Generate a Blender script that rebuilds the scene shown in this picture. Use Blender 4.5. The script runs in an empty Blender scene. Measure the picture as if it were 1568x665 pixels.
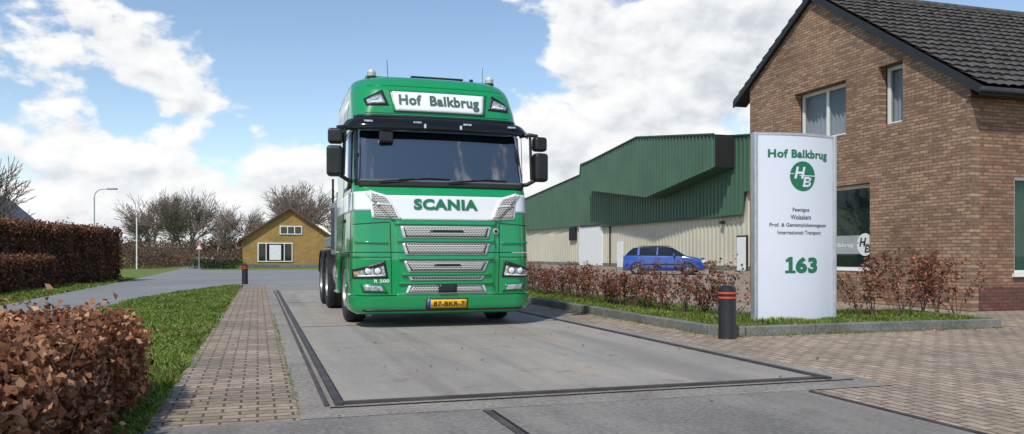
import bpy, math, random
import numpy as np
from mathutils import Vector, Matrix
random.seed(7); rng=np.random.default_rng(11)
scene=bpy.context.scene
scene.view_settings.view_transform='Standard'; scene.view_settings.look='None'; scene.view_settings.exposure=0
COL=scene.collection

# ------------------------------------------------------------------ materials
class NT:
    def __init__(s,mat):
        s.nt=mat.node_tree; s.n=s.nt.nodes; s.l=s.nt.links
    def node(s,t,**kw):
        nd=s.n.new(t)
        for k,v in kw.items(): setattr(nd,k,v)
        return nd
    def link(s,a,b): s.l.new(a,b)
    def val(s,sock,v):
        if hasattr(v,'links') or isinstance(v,bpy.types.NodeSocket): s.l.new(v,sock)
        else: sock.default_value=v
    def math(s,op,a,b=0.0,c=None,clamp=False):
        nd=s.n.new('ShaderNodeMath'); nd.operation=op; nd.use_clamp=clamp
        s.val(nd.inputs[0],a); s.val(nd.inputs[1],b)
        if c is not None: s.val(nd.inputs[2],c)
        return nd.outputs[0]
    def mix(s,f,a,b,mode='MIX'):
        nd=s.n.new('ShaderNodeMix'); nd.data_type='RGBA'; nd.blend_type=mode
        s.val(nd.inputs[0],f); s.val(nd.inputs[6],a); s.val(nd.inputs[7],b)
        return nd.outputs[2]
    def noise(s,vec,scale,detail=4,rough=.55):
        nd=s.n.new('ShaderNodeTexNoise'); nd.inputs['Scale'].default_value=scale
        nd.inputs['Detail'].default_value=detail; nd.inputs['Roughness'].default_value=rough
        if vec is not None: s.l.new(vec,nd.inputs['Vector'])
        return nd.outputs['Fac']
    def ramp(s,f,stops):
        nd=s.n.new('ShaderNodeValToRGB'); e=nd.color_ramp.elements
        while len(e)<len(stops): e.new(.5)
        for i,(p,c) in enumerate(stops):
            e[i].position=p; e[i].color=(*c,1) if len(c)==3 else c
        s.l.new(f,nd.inputs[0]); return nd.outputs[0]
    def pos(s):
        return s.n.new('ShaderNodeNewGeometry').outputs['Position']
    def xyz(s,vec):
        nd=s.n.new('ShaderNodeSeparateXYZ'); s.l.new(vec,nd.inputs[0]); return nd.outputs
    def comb(s,x,y,z=0.0):
        nd=s.n.new('ShaderNodeCombineXYZ'); s.val(nd.inputs[0],x); s.val(nd.inputs[1],y); s.val(nd.inputs[2],z); return nd.outputs[0]
    def bump(s,h,strength=.3,dist=.01):
        nd=s.n.new('ShaderNodeBump'); nd.inputs['Strength'].default_value=strength; nd.inputs['Distance'].default_value=dist
        s.l.new(h,nd.inputs['Height']); return nd.outputs[0]
def new_mat(name):
    m=bpy.data.materials.new(name); m.use_nodes=True
    t=NT(m); b=m.node_tree.nodes['Principled BSDF']; return m,t,b
def c4(c): return (c[0],c[1],c[2],1.0)
def plain(name,c,rough=.6,metal=0,var=.12,scale=3.0,spec=.5,coat=0,bump=0.0,bscale=60,ior=None):
    m,t,b=new_mat(name)
    p=t.pos(); n=t.noise(p,scale,3)
    lo=tuple(x*(1-var) for x in c); hi=tuple(min(1,x*(1+var)) for x in c)
    t.link(t.ramp(n,[(.3,lo),(.7,hi)]),b.inputs['Base Color'])
    b.inputs['Roughness'].default_value=rough; b.inputs['Metallic'].default_value=metal
    b.inputs['Specular IOR Level'].default_value=spec; b.inputs['Coat Weight'].default_value=coat
    b.inputs['Coat Roughness'].default_value=.04
    if ior: b.inputs['IOR'].default_value=ior
    if bump: t.link(t.bump(t.noise(p,bscale,4),bump,.01),b.inputs['Normal'])
    return m
def ground_mat(name,c1,c2,rough=.9,s1=.6,s2=40,speck=.25,bump=.3,stain=None):
    m,t,b=new_mat(name); p=t.pos()
    n=t.noise(p,s1,5,.6); f=t.noise(p,s2,3,.7)
    base=t.ramp(n,[(.3,c1),(.7,c2)])
    g=t.ramp(f,[(.3,(1-speck,)*3),(.7,(1+speck*.6,)*3)])
    col=t.mix(1.0,base,g,'MULTIPLY')
    if stain:
        sp=t.xyz(p); v=t.comb(t.math('MULTIPLY',sp[0],1.6),t.math('MULTIPLY',sp[1],.22),0.0)
        sn=t.noise(v,1.6,5,.65)
        col=t.mix(t.math('MULTIPLY',t.ramp(sn,[(.47,(0,0,0)),(.62,(1,1,1))]),stain[3]),col,c4(stain[:3]))
        v2=t.comb(t.math('MULTIPLY',sp[0],2.4),t.math('MULTIPLY',sp[1],.12),4.0)
        s2n=t.noise(v2,1.1,4,.5)
        col=t.mix(t.math('MULTIPLY',t.ramp(s2n,[(.52,(0,0,0)),(.68,(1,1,1))]),.38),col,(.125,.112,.10,1))
        cr=t.noise(p,2.2,7,.75)
        col=t.mix(t.math('MULTIPLY',t.ramp(cr,[(.56,(0,0,0)),(.64,(1,1,1))]),.4),col,(.13,.112,.092,1))
    t.link(col,b.inputs['Base Color']); b.inputs['Roughness'].default_value=rough
    t.link(t.bump(f,bump,.01),b.inputs['Normal']); return m
def brick_mat(name,c1,c2,mortar,bw,rh,ms,plane='XY',rough=.9,moss=None,bump=.5):
    m,t,b=new_mat(name); p=t.pos(); s=t.xyz(p)
    wn=t.node('ShaderNodeTexNoise'); wn.inputs['Scale'].default_value=2.5; t.link(p,wn.inputs['Vector'])
    ws=t.xyz(wn.outputs['Color']); amp=.02 if 'X' in plane and 'Y' in plane else .004
    o=lambda k:t.math('ADD',s[k],t.math('MULTIPLY',t.math('SUBTRACT',ws[k],.5),amp))
    v={'XY':lambda:t.comb(o(0),o(1)),'YZ':lambda:t.comb(o(1),o(2)),'XZ':lambda:t.comb(o(0),o(2)),'YX':lambda:t.comb(o(1),o(0))}[plane]()
    br=t.node('ShaderNodeTexBrick'); t.link(v,br.inputs['Vector'])
    br.inputs['Scale'].default_value=1; br.inputs['Brick Width'].default_value=bw; br.inputs['Row Height'].default_value=rh
    br.inputs['Mortar Size'].default_value=ms; br.inputs['Mortar Smooth'].default_value=.3
    br.inputs['Color1'].default_value=c4(c1); br.inputs['Color2'].default_value=c4(c2); br.inputs['Mortar'].default_value=c4(mortar)
    col=br.outputs['Color']
    n=t.noise(p,.7,5,.65); n2=t.noise(p,14,4,.7)
    col=t.mix(1.0,col,t.ramp(n,[(.3,(.76,.76,.76)),(.7,(1.2,1.17,1.12))]),'MULTIPLY')
    col=t.mix(1.0,col,t.ramp(n2,[(.3,(.70,.70,.70)),(.7,(1.25,1.25,1.25))]),'MULTIPLY')
    if moss:
        mf=t.ramp(t.noise(p,1.7,7,.75),[(.5,(0,0,0)),(.66,(1,1,1))])
        col=t.mix(t.math('MULTIPLY',mf,moss[3]),col,c4(moss[:3]))
    t.link(col,b.inputs['Base Color']); b.inputs['Roughness'].default_value=rough
    h=t.math('SUBTRACT',t.math('MULTIPLY',n2,.5),br.outputs['Fac'])
    t.link(t.bump(h,bump,.014),b.inputs['Normal']); return m
def leaf_mat(name,stops,trans=.25):
    m,t,b=new_mat(name)
    g=t.node('ShaderNodeNewGeometry')
    col=t.ramp(g.outputs['Random Per Island'],stops)
    n=t.noise(g.outputs['Position'],1.1,2)
    col=t.mix(1.0,col,t.ramp(n,[(.3,(.7,.7,.7)),(.7,(1.25,1.25,1.25))]),'MULTIPLY')
    t.link(col,b.inputs['Base Color']); b.inputs['Roughness'].default_value=.6
    b.inputs['Specular IOR Level'].default_value=.35
    tr=t.node('ShaderNodeBsdfTranslucent'); t.link(col,tr.inputs[0])
    mx=t.node('ShaderNodeMixShader'); mx.inputs[0].default_value=trans
    t.link(b.outputs[0],mx.inputs[1]); t.link(tr.outputs[0],mx.inputs[2])
    t.link(mx.outputs[0],t.n['Material Output'].inputs[0]); return m
def glass_mat(name,tint=(.5,.55,.55),op=.45,dark=(.02,.025,.03)):
    m,t,b=new_mat(name)
    b.inputs['Base Color'].default_value=c4(dark); b.inputs['Roughness'].default_value=.02; b.inputs['Specular IOR Level'].default_value=.9
    tr=t.node('ShaderNodeBsdfTransparent'); tr.inputs[0].default_value=c4(tint)
    mx=t.node('ShaderNodeMixShader'); mx.inputs[0].default_value=op
    t.link(tr.outputs[0],mx.inputs[1]); t.link(b.outputs[0],mx.inputs[2]); t.link(mx.outputs[0],t.n['Material Output'].inputs[0]); return m
def mesh_mat(name):
    m,t,b=new_mat(name); tc=t.node('ShaderNodeTexCoord'); s=t.xyz(tc.outputs['Object'])
    br=t.node('ShaderNodeTexBrick'); t.link(t.comb(s[0],s[2]),br.inputs['Vector'])
    br.inputs['Scale'].default_value=1; br.inputs['Brick Width'].default_value=.042; br.inputs['Row Height'].default_value=.024
    br.inputs['Mortar Size'].default_value=.0065
    br.inputs['Color1'].default_value=(.05,.05,.045,1); br.inputs['Color2'].default_value=(.10,.095,.085,1); br.inputs['Mortar'].default_value=(.60,.575,.53,1)
    t.link(br.outputs['Color'],b.inputs['Base Color']); b.inputs['Roughness'].default_value=.4; b.inputs['Metallic'].default_value=.1
    t.link(t.bump(br.outputs['Fac'],1,.01),b.inputs['Normal']); return m

M={}
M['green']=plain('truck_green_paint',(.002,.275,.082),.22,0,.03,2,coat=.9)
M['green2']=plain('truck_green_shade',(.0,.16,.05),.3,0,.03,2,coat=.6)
M['white']=plain('white_paint',(.82,.83,.84),.28,0,.03,2,coat=.5)
M['black']=plain('black_plastic',(.014,.014,.015),.38,0,.2,6)
M['blackm']=plain('black_matte',(.012,.012,.012),.8,0,.2,6)
M['screen']=plain('windscreen_glass',(.008,.011,.014),.02,0,.1,2,spec=.5,coat=1,ior=2.6)
M['visor']=plain('visor_smoked',(.008,.009,.010),.16,0,.1,2,spec=.35)
M['chrome']=plain('silver_trim',(.70,.71,.71),.3,.35,.05,5)
M['alu']=plain('aluminium',(.55,.56,.57),.38,.6,.1,8)
M['rubber']=plain('tyre_rubber',(.02,.02,.02),.85,0,.3,12,bump=.2)
M['rim']=plain('wheel_rim',(.4,.41,.42),.35,.6,.15,8)
M['mesh']=mesh_mat('grille_mesh')
M['lens']=plain('lamp_lens',(.48,.50,.53),.06,.4,.6,26,spec=.9,coat=1)
M['lamp']=plain('lamp_reflector',(.88,.89,.9),.12,.2,.05,20,coat=1)
M['amber']=plain('amber_lens',(.55,.25,.08),.2,0,.05)
M['beacon']=plain('beacon_lens',(.6,.58,.52),.25,0,.08,20,coat=.6)
M['plate']=plain('plate_yellow',(.85,.43,.012),.4,0,.04)
M['blue']=plain('plate_blue',(.02,.08,.4),.4)
M['grey']=plain('grey_steel',(.24,.27,.30),.45,.3,.3,3)
M['chassis']=plain('chassis_dark',(.05,.052,.055),.6,.2,.3,5)
M['signw']=plain('sign_panel_white',(.68,.71,.79),.3,0,.02,1.2,coat=.3)
M['signg']=plain('sign_green_letter',(.012,.16,.075),.45,0,.05)
M['signd']=plain('sign_dark_letter',(.05,.11,.09),.5)
M['conc']=ground_mat('concrete_deck',(.25,.228,.20),(.35,.322,.285),.82,.5,45,.22,.25,(.37,.315,.25,.6))
M['conc2']=ground_mat('concrete_frame',(.21,.19,.165),(.34,.305,.265),.9,1.6,28,.5,.7)
M['conc3']=ground_mat('concrete_apron',(.16,.15,.136),(.26,.242,.22),.9,.9,30,.45,.5,(.30,.265,.225,.4))
M['asph']=ground_mat('asphalt_road',(.19,.19,.192),(.26,.255,.25),.9,.25,30,.22,.3)
M['kerb']=ground_mat('kerb_concrete',(.1,.105,.09),(.24,.24,.215),.9,1.5,30,.4,.5)
M['steel']=plain('steel_angle',(.075,.062,.06),.6,.2,.4,4,bump=.2)
M['klink']=brick_mat('klinker_paving',(.25,.195,.145),(.40,.315,.24),(.085,.07,.048),.215,.108,.009,'XY',.9,(.12,.125,.06,.45),.8)
M['paver']=brick_mat('yard_paving',(.29,.225,.165),(.42,.335,.255),(.11,.087,.065),.21,.105,.009,'YX',.9,(.19,.165,.11,.4),.8)
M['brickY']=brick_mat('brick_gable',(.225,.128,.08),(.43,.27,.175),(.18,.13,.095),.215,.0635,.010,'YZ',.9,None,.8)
M['brickX']=brick_mat('brick_side_shaded',(.19,.10,.062),(.35,.20,.128),(.15,.105,.08),.215,.0635,.010,'XZ',.9,None,.8)  # gable brick made darker and redder: the side wall's shade put into the colour
M['plinY']=brick_mat('plinth_gable',(.12,.045,.035),(.17,.065,.05),(.07,.05,.045),.215,.0635,.009,'YZ',.85)
M['plinX']=brick_mat('plinth_side',(.12,.045,.035),(.17,.065,.05),(.07,.05,.045),.215,.0635,.009,'XZ',.85)
M['ochre']=brick_mat('ochre_brick',(.34,.215,.07),(.40,.26,.09),(.3,.2,.08),.22,.07,.008,'XZ',.9)
M['tile']=plain('roof_tile',(.075,.066,.058),.6,0,.5,6,bump=.4,bscale=30)
M['tileb']=plain('roof_tile_blue',(.05,.055,.085),.6,0,.3,3)
M['tiler']=plain('roof_tile_brown',(.12,.06,.04),.7,0,.3,3)
M['barge']=plain('barge_board',(.018,.018,.02),.5)
M['frame']=plain('window_frame_white',(.78,.78,.75),.4,0,.05)
M['glass']=glass_mat('window_glass',(.9,.93,.95),.22)
M['glassd']=glass_mat('window_glass_dark',(.62,.76,.70),.35,(.03,.06,.055))
M['curtain']=plain('curtain',(.72,.73,.74),.9,0,.1,3)
M['interior']=plain('room_wall',(.2,.22,.21),.9)
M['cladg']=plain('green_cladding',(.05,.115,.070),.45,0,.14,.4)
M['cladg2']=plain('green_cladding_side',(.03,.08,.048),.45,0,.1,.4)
M['cladc']=plain('cream_cladding',(.50,.475,.37),.5,0,.08,.4)
M['doorw']=plain('door_white',(.76,.77,.76),.45,0,.04)
M['hroof']=plain('hall_roof',(.25,.26,.25),.7)
M['carblue']=plain('car_blue_paint',(.012,.07,.34),.2,0,.05,2,coat=.8)
M['cardark']=plain('car_glass',(.01,.013,.016),.04,0,.1,2,ior=1.6)
M['red']=plain('red_band',(.6,.07,.04),.45)
M['postgrey']=plain('galvanised_pole',(.42,.44,.45),.5,.5,.1)
M['barkf']=plain('bark_distant',(.19,.15,.12),.95,0,.3,1)
M['twig']=plain('twig',(.10,.065,.05),.9,0,.35,9)
M['soil']=plain('hedge_core',(.045,.026,.017),1,0,.5,9,bump=1,bscale=18)
M['leafn']=leaf_mat('beech_leaf_dry',[(0,(.11,.04,.02)),(.3,(.25,.095,.045)),(.7,(.44,.20,.10)),(1,(.64,.38,.23))],.3)
M['leafr']=leaf_mat('beech_leaf_red',[(0,(.10,.03,.02)),(.5,(.25,.088,.05)),(1,(.48,.21,.12))],.3)
M['leaff']=leaf_mat('hedge_leaf_distant',[(0,(.07,.028,.016)),(.5,(.20,.082,.042)),(1,(.36,.165,.09))])
M['grassb']=leaf_mat('grass_blade',[(0,(.06,.11,.014)),(.5,(.15,.23,.028)),(.82,(.26,.33,.055)),(1,(.42,.38,.17))],.35)
M['evergreen']=leaf_mat('shrub_green',[(0,(.02,.04,.015)),(1,(.06,.09,.03))])
M['shrub']=leaf_mat('distant_shrub',[(0,(.10,.062,.04)),(1,(.22,.145,.095))])
def grass_ground():
    m,t,b=new_mat('grass_ground'); p=t.pos()
    n=t.noise(p,.8,5,.65); f=t.noise(p,30,4,.7)
    col=t.ramp(n,[(.25,(.08,.12,.022)),(.5,(.13,.185,.03)),(.75,(.20,.23,.06))])
    col=t.mix(1.0,col,t.ramp(f,[(.3,(.6,.6,.55)),(.7,(1.3,1.3,1.2))]),'MULTIPLY')
    t.link(col,b.inputs['Base Color']); b.inputs['Roughness'].default_value=.95
    t.link(t.bump(f,.8,.03),b.inputs['Normal']); return m
M['grass']=grass_ground()

# ------------------------------------------------------------------ mesh helpers
def group(name,loc=(0,0,0),rz=0):
    o=bpy.data.objects.new(name,None); o.location=loc; o.rotation_euler=(0,0,rz); COL.objects.link(o); return o
def add(name,me,parent=None,mats=()):
    o=bpy.data.objects.new(name,me); COL.objects.link(o)
    for m in mats: me.materials.append(m)
    if parent: o.parent=parent
    return o
def mk(name,verts,faces,mats,parent=None,smooth=False,ang=35,mi=None):
    me=bpy.data.meshes.new(name); me.from_pydata([tuple(v) for v in verts],[],faces)
    if not isinstance(mats,(list,tuple)): mats=[mats]
    o=add(name,me,parent,mats)
    if mi: me.polygons.foreach_set('material_index',mi)
    if smooth:
        me.polygons.foreach_set('use_smooth',[True]*len(me.polygons))
        try: me.set_sharp_from_angle(angle=math.radians(ang))
        except Exception: pass
    me.update(); return o
def fast(name,V,k,mat,parent=None):
    n=len(V)//k; me=bpy.data.meshes.new(name)
    me.vertices.add(n*k); me.vertices.foreach_set('co',np.ascontiguousarray(V,dtype=np.float32).ravel())
    me.loops.add(n*k); me.loops.foreach_set('vertex_index',np.arange(n*k,dtype=np.int32))
    me.polygons.add(n); me.polygons.foreach_set('loop_start',np.arange(0,n*k,k,dtype=np.int32))
    me.update(calc_edges=True); me.validate()
    return add(name,me,parent,[mat])
def box(name,c,s,mat,parent=None,bev=0.0,rot=None,seg=3):
    hx,hy,hz=s[0]/2,s[1]/2,s[2]/2
    vs=[(x*hx,y*hy,z*hz) for x in(-1,1) for y in(-1,1) for z in(-1,1)]
    fs=[(0,1,3,2),(4,6,7,5),(0,4,5,1),(2,3,7,6),(0,2,6,4),(1,5,7,3)]
    o=mk(name,vs,fs,mat,parent); o.location=c
    if rot: o.rotation_euler=rot
    if bev:
        md=o.modifiers.new('b','BEVEL'); md.width=bev; md.segments=seg
        o.data.polygons.foreach_set('use_smooth',[True]*6)
        md.harden_normals=True
    return o
def lathe(name,prof,mat,parent,loc,axis='X',n=32,rot=None):
    vs=[];fs=[]
    for i in range(n):
        a=2*math.pi*i/n
        for (r,w) in prof:
            if axis=='X': vs.append((w,r*math.cos(a),r*math.sin(a)))
            elif axis=='Y': vs.append((r*math.cos(a),w,r*math.sin(a)))
            else: vs.append((r*math.cos(a),r*math.sin(a),w))
    k=len(prof)
    for i in range(n):
        j=(i+1)%n
        for q in range(k-1): fs.append((i*k+q,j*k+q,j*k+q+1,i*k+q+1))
    o=mk(name,vs,fs,mat,parent,True,40); o.location=loc
    if rot:o.rotation_euler=rot
    return o
def tube(name,pts,r,mat,parent,n=8):
    cu=bpy.data.curves.new(name,'CURVE'); cu.dimensions='3D'; cu.bevel_depth=r; cu.bevel_resolution=2; cu.use_fill_caps=True
    sp=cu.splines.new('POLY'); sp.points.add(len(pts)-1)
    for i,p in enumerate(pts): sp.points[i].co=(*p,1)
    o=bpy.data.objects.new(name,cu); COL.objects.link(o); cu.materials.append(mat); o.parent=parent; return o
def sheet(name,poly,z,mat,parent=None):
    return mk(name,[(x,y,z) for x,y in poly],[tuple(range(len(poly)))],mat,parent)
def text(name,s,width,height,mat,parent,mapf,bold=.02,cx=0,cz=0):
    cu=bpy.data.curves.new(name+'_c','FONT'); cu.body=s; cu.size=1; cu.offset=bold; cu.resolution_u=4; cu.space_character=1+bold*2
    to=bpy.data.objects.new('tmp',cu); COL.objects.link(to)
    bpy.context.view_layer.update()
    me=bpy.data.meshes.new_from_object(to.evaluated_get(bpy.context.evaluated_depsgraph_get()))
    bpy.data.objects.remove(to)
    v=np.array([p.co[:] for p in me.vertices]); mn=v.min(0); mx=v.max(0)
    sx=width/(mx[0]-mn[0]); sy=height/(mx[1]-mn[1])
    for p in me.vertices:
        a=(p.co.x-(mn[0]+mx[0])/2)*sx+cx; b=(p.co.y-(mn[1]+mx[1])/2)*sy+cz
        p.co=mapf(a,b)
    me.name=name; me.materials.clear(); return add(name,me,parent,[mat])
def tubes_np(segs,n=4):
    P0=np.array([s[0] for s in segs]);P1=np.array([s[1] for s in segs]);r0=np.array([s[2] for s in segs]);r1=np.array([s[3] for s in segs])
    d=P1-P0; d/=np.linalg.norm(d,axis=1)[:,None]+1e-9
    up=np.where(np.abs(d[:,2:3])>.9,np.array([[1.,0,0]]),np.array([[0,0,1.]]))
    u=np.cross(d,up); u/=np.linalg.norm(u,axis=1)[:,None]+1e-9; w=np.cross(d,u)
    out=[]
    for i in range(n):
        a=2*math.pi*i/n; b=2*math.pi*(i+1)/n
        A=u*math.cos(a)+w*math.sin(a); B=u*math.cos(b)+w*math.sin(b)
        q=np.stack([P0+A*r0[:,None],P0+B*r0[:,None],P1+B*r1[:,None],P1+A*r1[:,None]],1)
        out.append(q)
    return np.concatenate(out).reshape(-1,3)
def leaves_np(P,size,N=None,flat=0.0,aspect=.6):
    n=len(P); a=rng.normal(size=(n,3)); 
    if N is not None: a=a*.75+N*flat
    a/=np.linalg.norm(a,axis=1)[:,None]
    b=rng.normal(size=(n,3)); u=np.cross(a,b); u/=np.linalg.norm(u,axis=1)[:,None]; w=np.cross(a,u)
    s=(size*rng.uniform(.6,1.25,size=n))[:,None]
    fold=a*s*.22
    q=np.stack([P-u*s*.5,P+w*s*aspect*.5+fold-u*s*.05,P+u*s*.5,P-w*s*aspect*.5+fold-u*s*.05],1)
    return q.reshape(-1,3)

# ------------------------------------------------------------------ ground
sheet('ground_grass_field',[(-900,-300),(1200,-300),(1200,1500),(-900,1500)],-.014,M['grass'])
sheet('yard_pavement',[(3.87,-6),(40,-6),(40,110),(5.0,110),(5.0,28.2),(4.64,28.2),(4.64,5.2),(3.87,5.2)],-.006,M['paver'])
sheet('service_road',[(-4.9,-6),(-2.9,-6),(-2.85,16.3),(-2.65,19.5),(-2.2,23),(-1.5,26),(-.45,28.2),(4.9,28.2),(4.9,57),(-3.6,57.5),(-4.4,80),(-5.0,110),(-5.5,165),(-8.5,300),(-11,300),(-6.6,160),(-6.2,133),(-6,89),(-4.95,45),(-4.9,39)],-.008,M['asph'])
sheet('brick_pavement',[(-.66,5.1),(.25,5.1),(.25,28.2),(-.5,28.2)],-.003,M['klink'])
sheet('weighbridge_surround',[(.25,5.12),(4.66,5.12),(4.66,28.2),(.25,28.2)],.0,M['conc2'])
sheet('approach_road',[(-.75,-6),(3.9,-6),(3.9,5.13),(-.66,5.11)],-.0015,M['conc3'])
sheet('verge_grass',[(-.66,-2),(-.5,28.2),(-.6,28.1),(-1.55,26),(-2.25,23),(-2.7,19.5),(-2.9,16.3),(-2.95,-2)],-.002,M['grass'])
wb=group('weighbridge',(0,0,0))
mk('deck',[(.56,5.62,.006),(4.34,5.62,.006),(4.34,23.6,.006),(.56,23.6,.006)],[(0,1,2,3)],M['conc'],wb)
box('edge_strip_1',(.515,14.6,.006),(.05,18.2,.03),M['steel'],wb)
box('edge_gap_side',(.550,14.6,.004),(.014,18.0,.012),M['blackm'],wb)
box('edge_strip_2',(4.38,14.6,.006),(.05,18.2,.03),M['steel'],wb)
box('edge_strip_3',(2.445,5.555,.004),(3.83,.05,.03),M['steel'],wb)
box('edge_gap',(2.445,5.605,.004),(3.76,.024,.012),M['blackm'],wb)
box('outer_rail',(.435,14.6,.006),(.03,18.2,.024),M['steel'],wb,.008)
box('outer_rail_front',(2.5,5.43,.002),(4.1,.010,.012),M['blackm'],wb)
for yy in (11.6,17.6): box('joint',(2.45,yy,.007),(3.74,.03,.006),M['steel'],wb)
box('approach_joint',(1.4,2.0,0),(.045,6.1,.014),M['steel'],wb)
box('approach_joint_gap',(1.44,2.0,.001),(.012,6.1,.010),M['blackm'],wb)
box('approach_joint',(3.86,2.0,0),(.035,6.1,.016),M['steel'],wb)
dc=group('drain_cover',(9.2,7.2,0)); box('frame',(0,0,0),(.4,.3,.012),M['steel'],dc)
for i in range(5): box('bar',(-.14+i*.07,0,.008),(.02,.26,.008),M['blackm'],dc)

bed=group('planting_bed_kerb')
def kerb_run(p0,p1,w=.12,h=.12):
    v=Vector(p1)-Vector(p0); L=v.length; n=max(1,int(L/1.0)); ang=math.atan2(v.y,v.x)
    for i in range(n):
        c=Vector(p0)+v*((i+.5)/n)
        box('kerb_stone',(c.x,c.y,h/2-.02+random.uniform(-.004,.004)),(L/n-.008,w,h+.04),M['kerb'],bed,.016,(0,0,ang+random.uniform(-.004,.004)))
kerb_run((5.45,24),(5.45,9.1)); kerb_run((5.75,8.8),(9.8,8.8))
kerb_run((5.455,9.1),(5.55,8.87)); kerb_run((5.55,8.87),(5.76,8.8))
kerb_run((9.85,8.85),(9.95,10.9)); kerb_run((7.3,10.95),(9.95,10.95)); kerb_run((7.3,11),(7.3,24))
sheet('bed_grass',[(5.5,9.05),(5.7,8.85),(9.8,8.85),(9.9,10.9),(7.3,10.9),(7.3,24),(5.5,24)],.07,M['grass'])

def blades(name,n,sampler,z0,h=(.02,.05),w=.006):
    P=sampler(n); n=len(P); a=rng.uniform(0,2*math.pi,n); H=rng.uniform(h[0],h[1],n)*(1+.3*np.sin(P[:,0]*7+np.cos(P[:,1]*3)*2)+.35*np.sin(P[:,0]*2.1+1.3*P[:,1]))
    W=w*rng.uniform(.7,1.5,n)*(1+P[:,1]*.10)
    dx=np.cos(a)*W; dy=np.sin(a)*W; lx=rng.normal(0,.7,n)*H; ly=rng.normal(0,.7,n)*H
    b0=np.stack([P[:,0]-dx,P[:,1]-dy,np.full(n,z0)],1); b1=np.stack([P[:,0]+dx,P[:,1]+dy,np.full(n,z0)],1)
    t=np.stack([P[:,0]+lx,P[:,1]+ly,z0+H],1)
    return fast(name,np.stack([b0,b1,t],1).reshape(-1,3),3,M['grassb'])
def s_verge(n):
    y=4.8+23*rng.random(n)**1.6; xr=np.interp(y,[0,16.3,19.5,23,26,28],[-2.93,-2.88,-2.68,-2.2,-1.5,-.6]); xl=np.interp(y,[5,28],[-.64,-.5])
    e=rng.random(n); x=xr+(xl-xr)*e+rng.normal(0,.025,n); return np.stack([x,y],1)
blades('verge_grass_blades',75000,s_verge,-.003)
def s_bed(n):
    m=n//2
    a=np.stack([rng.uniform(5.52,9.8,m),rng.uniform(8.88,10.85,m)],1); b=np.stack([rng.uniform(5.52,7.25,n-m),10.8+9*rng.random(n-m)],1); return np.concatenate([a,b])
blades('bed_grass_blades',45000,s_bed,.07,(.03,.07))
def s_lv(n):
    y=18+20*rng.random(n); x=rng.uniform(-6.4,-4.9,n); return np.stack([x,y],1)
blades('roadside_grass_blades',12000,s_lv,-.012,(.03,.07))
def s_edge(n):
    m=n//3
    a=np.stack([rng.normal(5.36,.025,m),rng.uniform(8.9,22,m)],1); b=np.stack([rng.normal(.25,.012,m//3),5.2+9*rng.random(m//3)],1); c=np.stack([rng.uniform(5.6,9.8,n-2*m),rng.normal(8.71,.02,n-2*m)],1)
    return np.concatenate([a,b,c])
blades('weeds_along_kerb',3000,s_edge,0,(.006,.022),.003)
LPx=np.concatenate([np.stack([rng.uniform(-2.6,-.55,500),rng.uniform(4.9,12,500),np.full(500,.03)],1),
  np.stack([rng.normal(5.3,.12,300),rng.uniform(8.5,20,300),np.full(300,.008)],1),
  np.stack([rng.uniform(5.6,9.8,500),rng.uniform(8.9,10.8,500),np.full(500,.10)],1),
  np.stack([rng.uniform(-.6,5.2,50),rng.uniform(4.6,12,50),np.full(50,.014)],1),
  np.stack([rng.uniform(5.5,11,140),rng.normal(8.62,.12,140),np.full(140,.008)],1)])
fast('fallen_leaves',leaves_np(LPx,.038,np.tile(np.array([[0,0,1.]]),(len(LPx),1)),3.0),4,M['leafn'])

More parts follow.
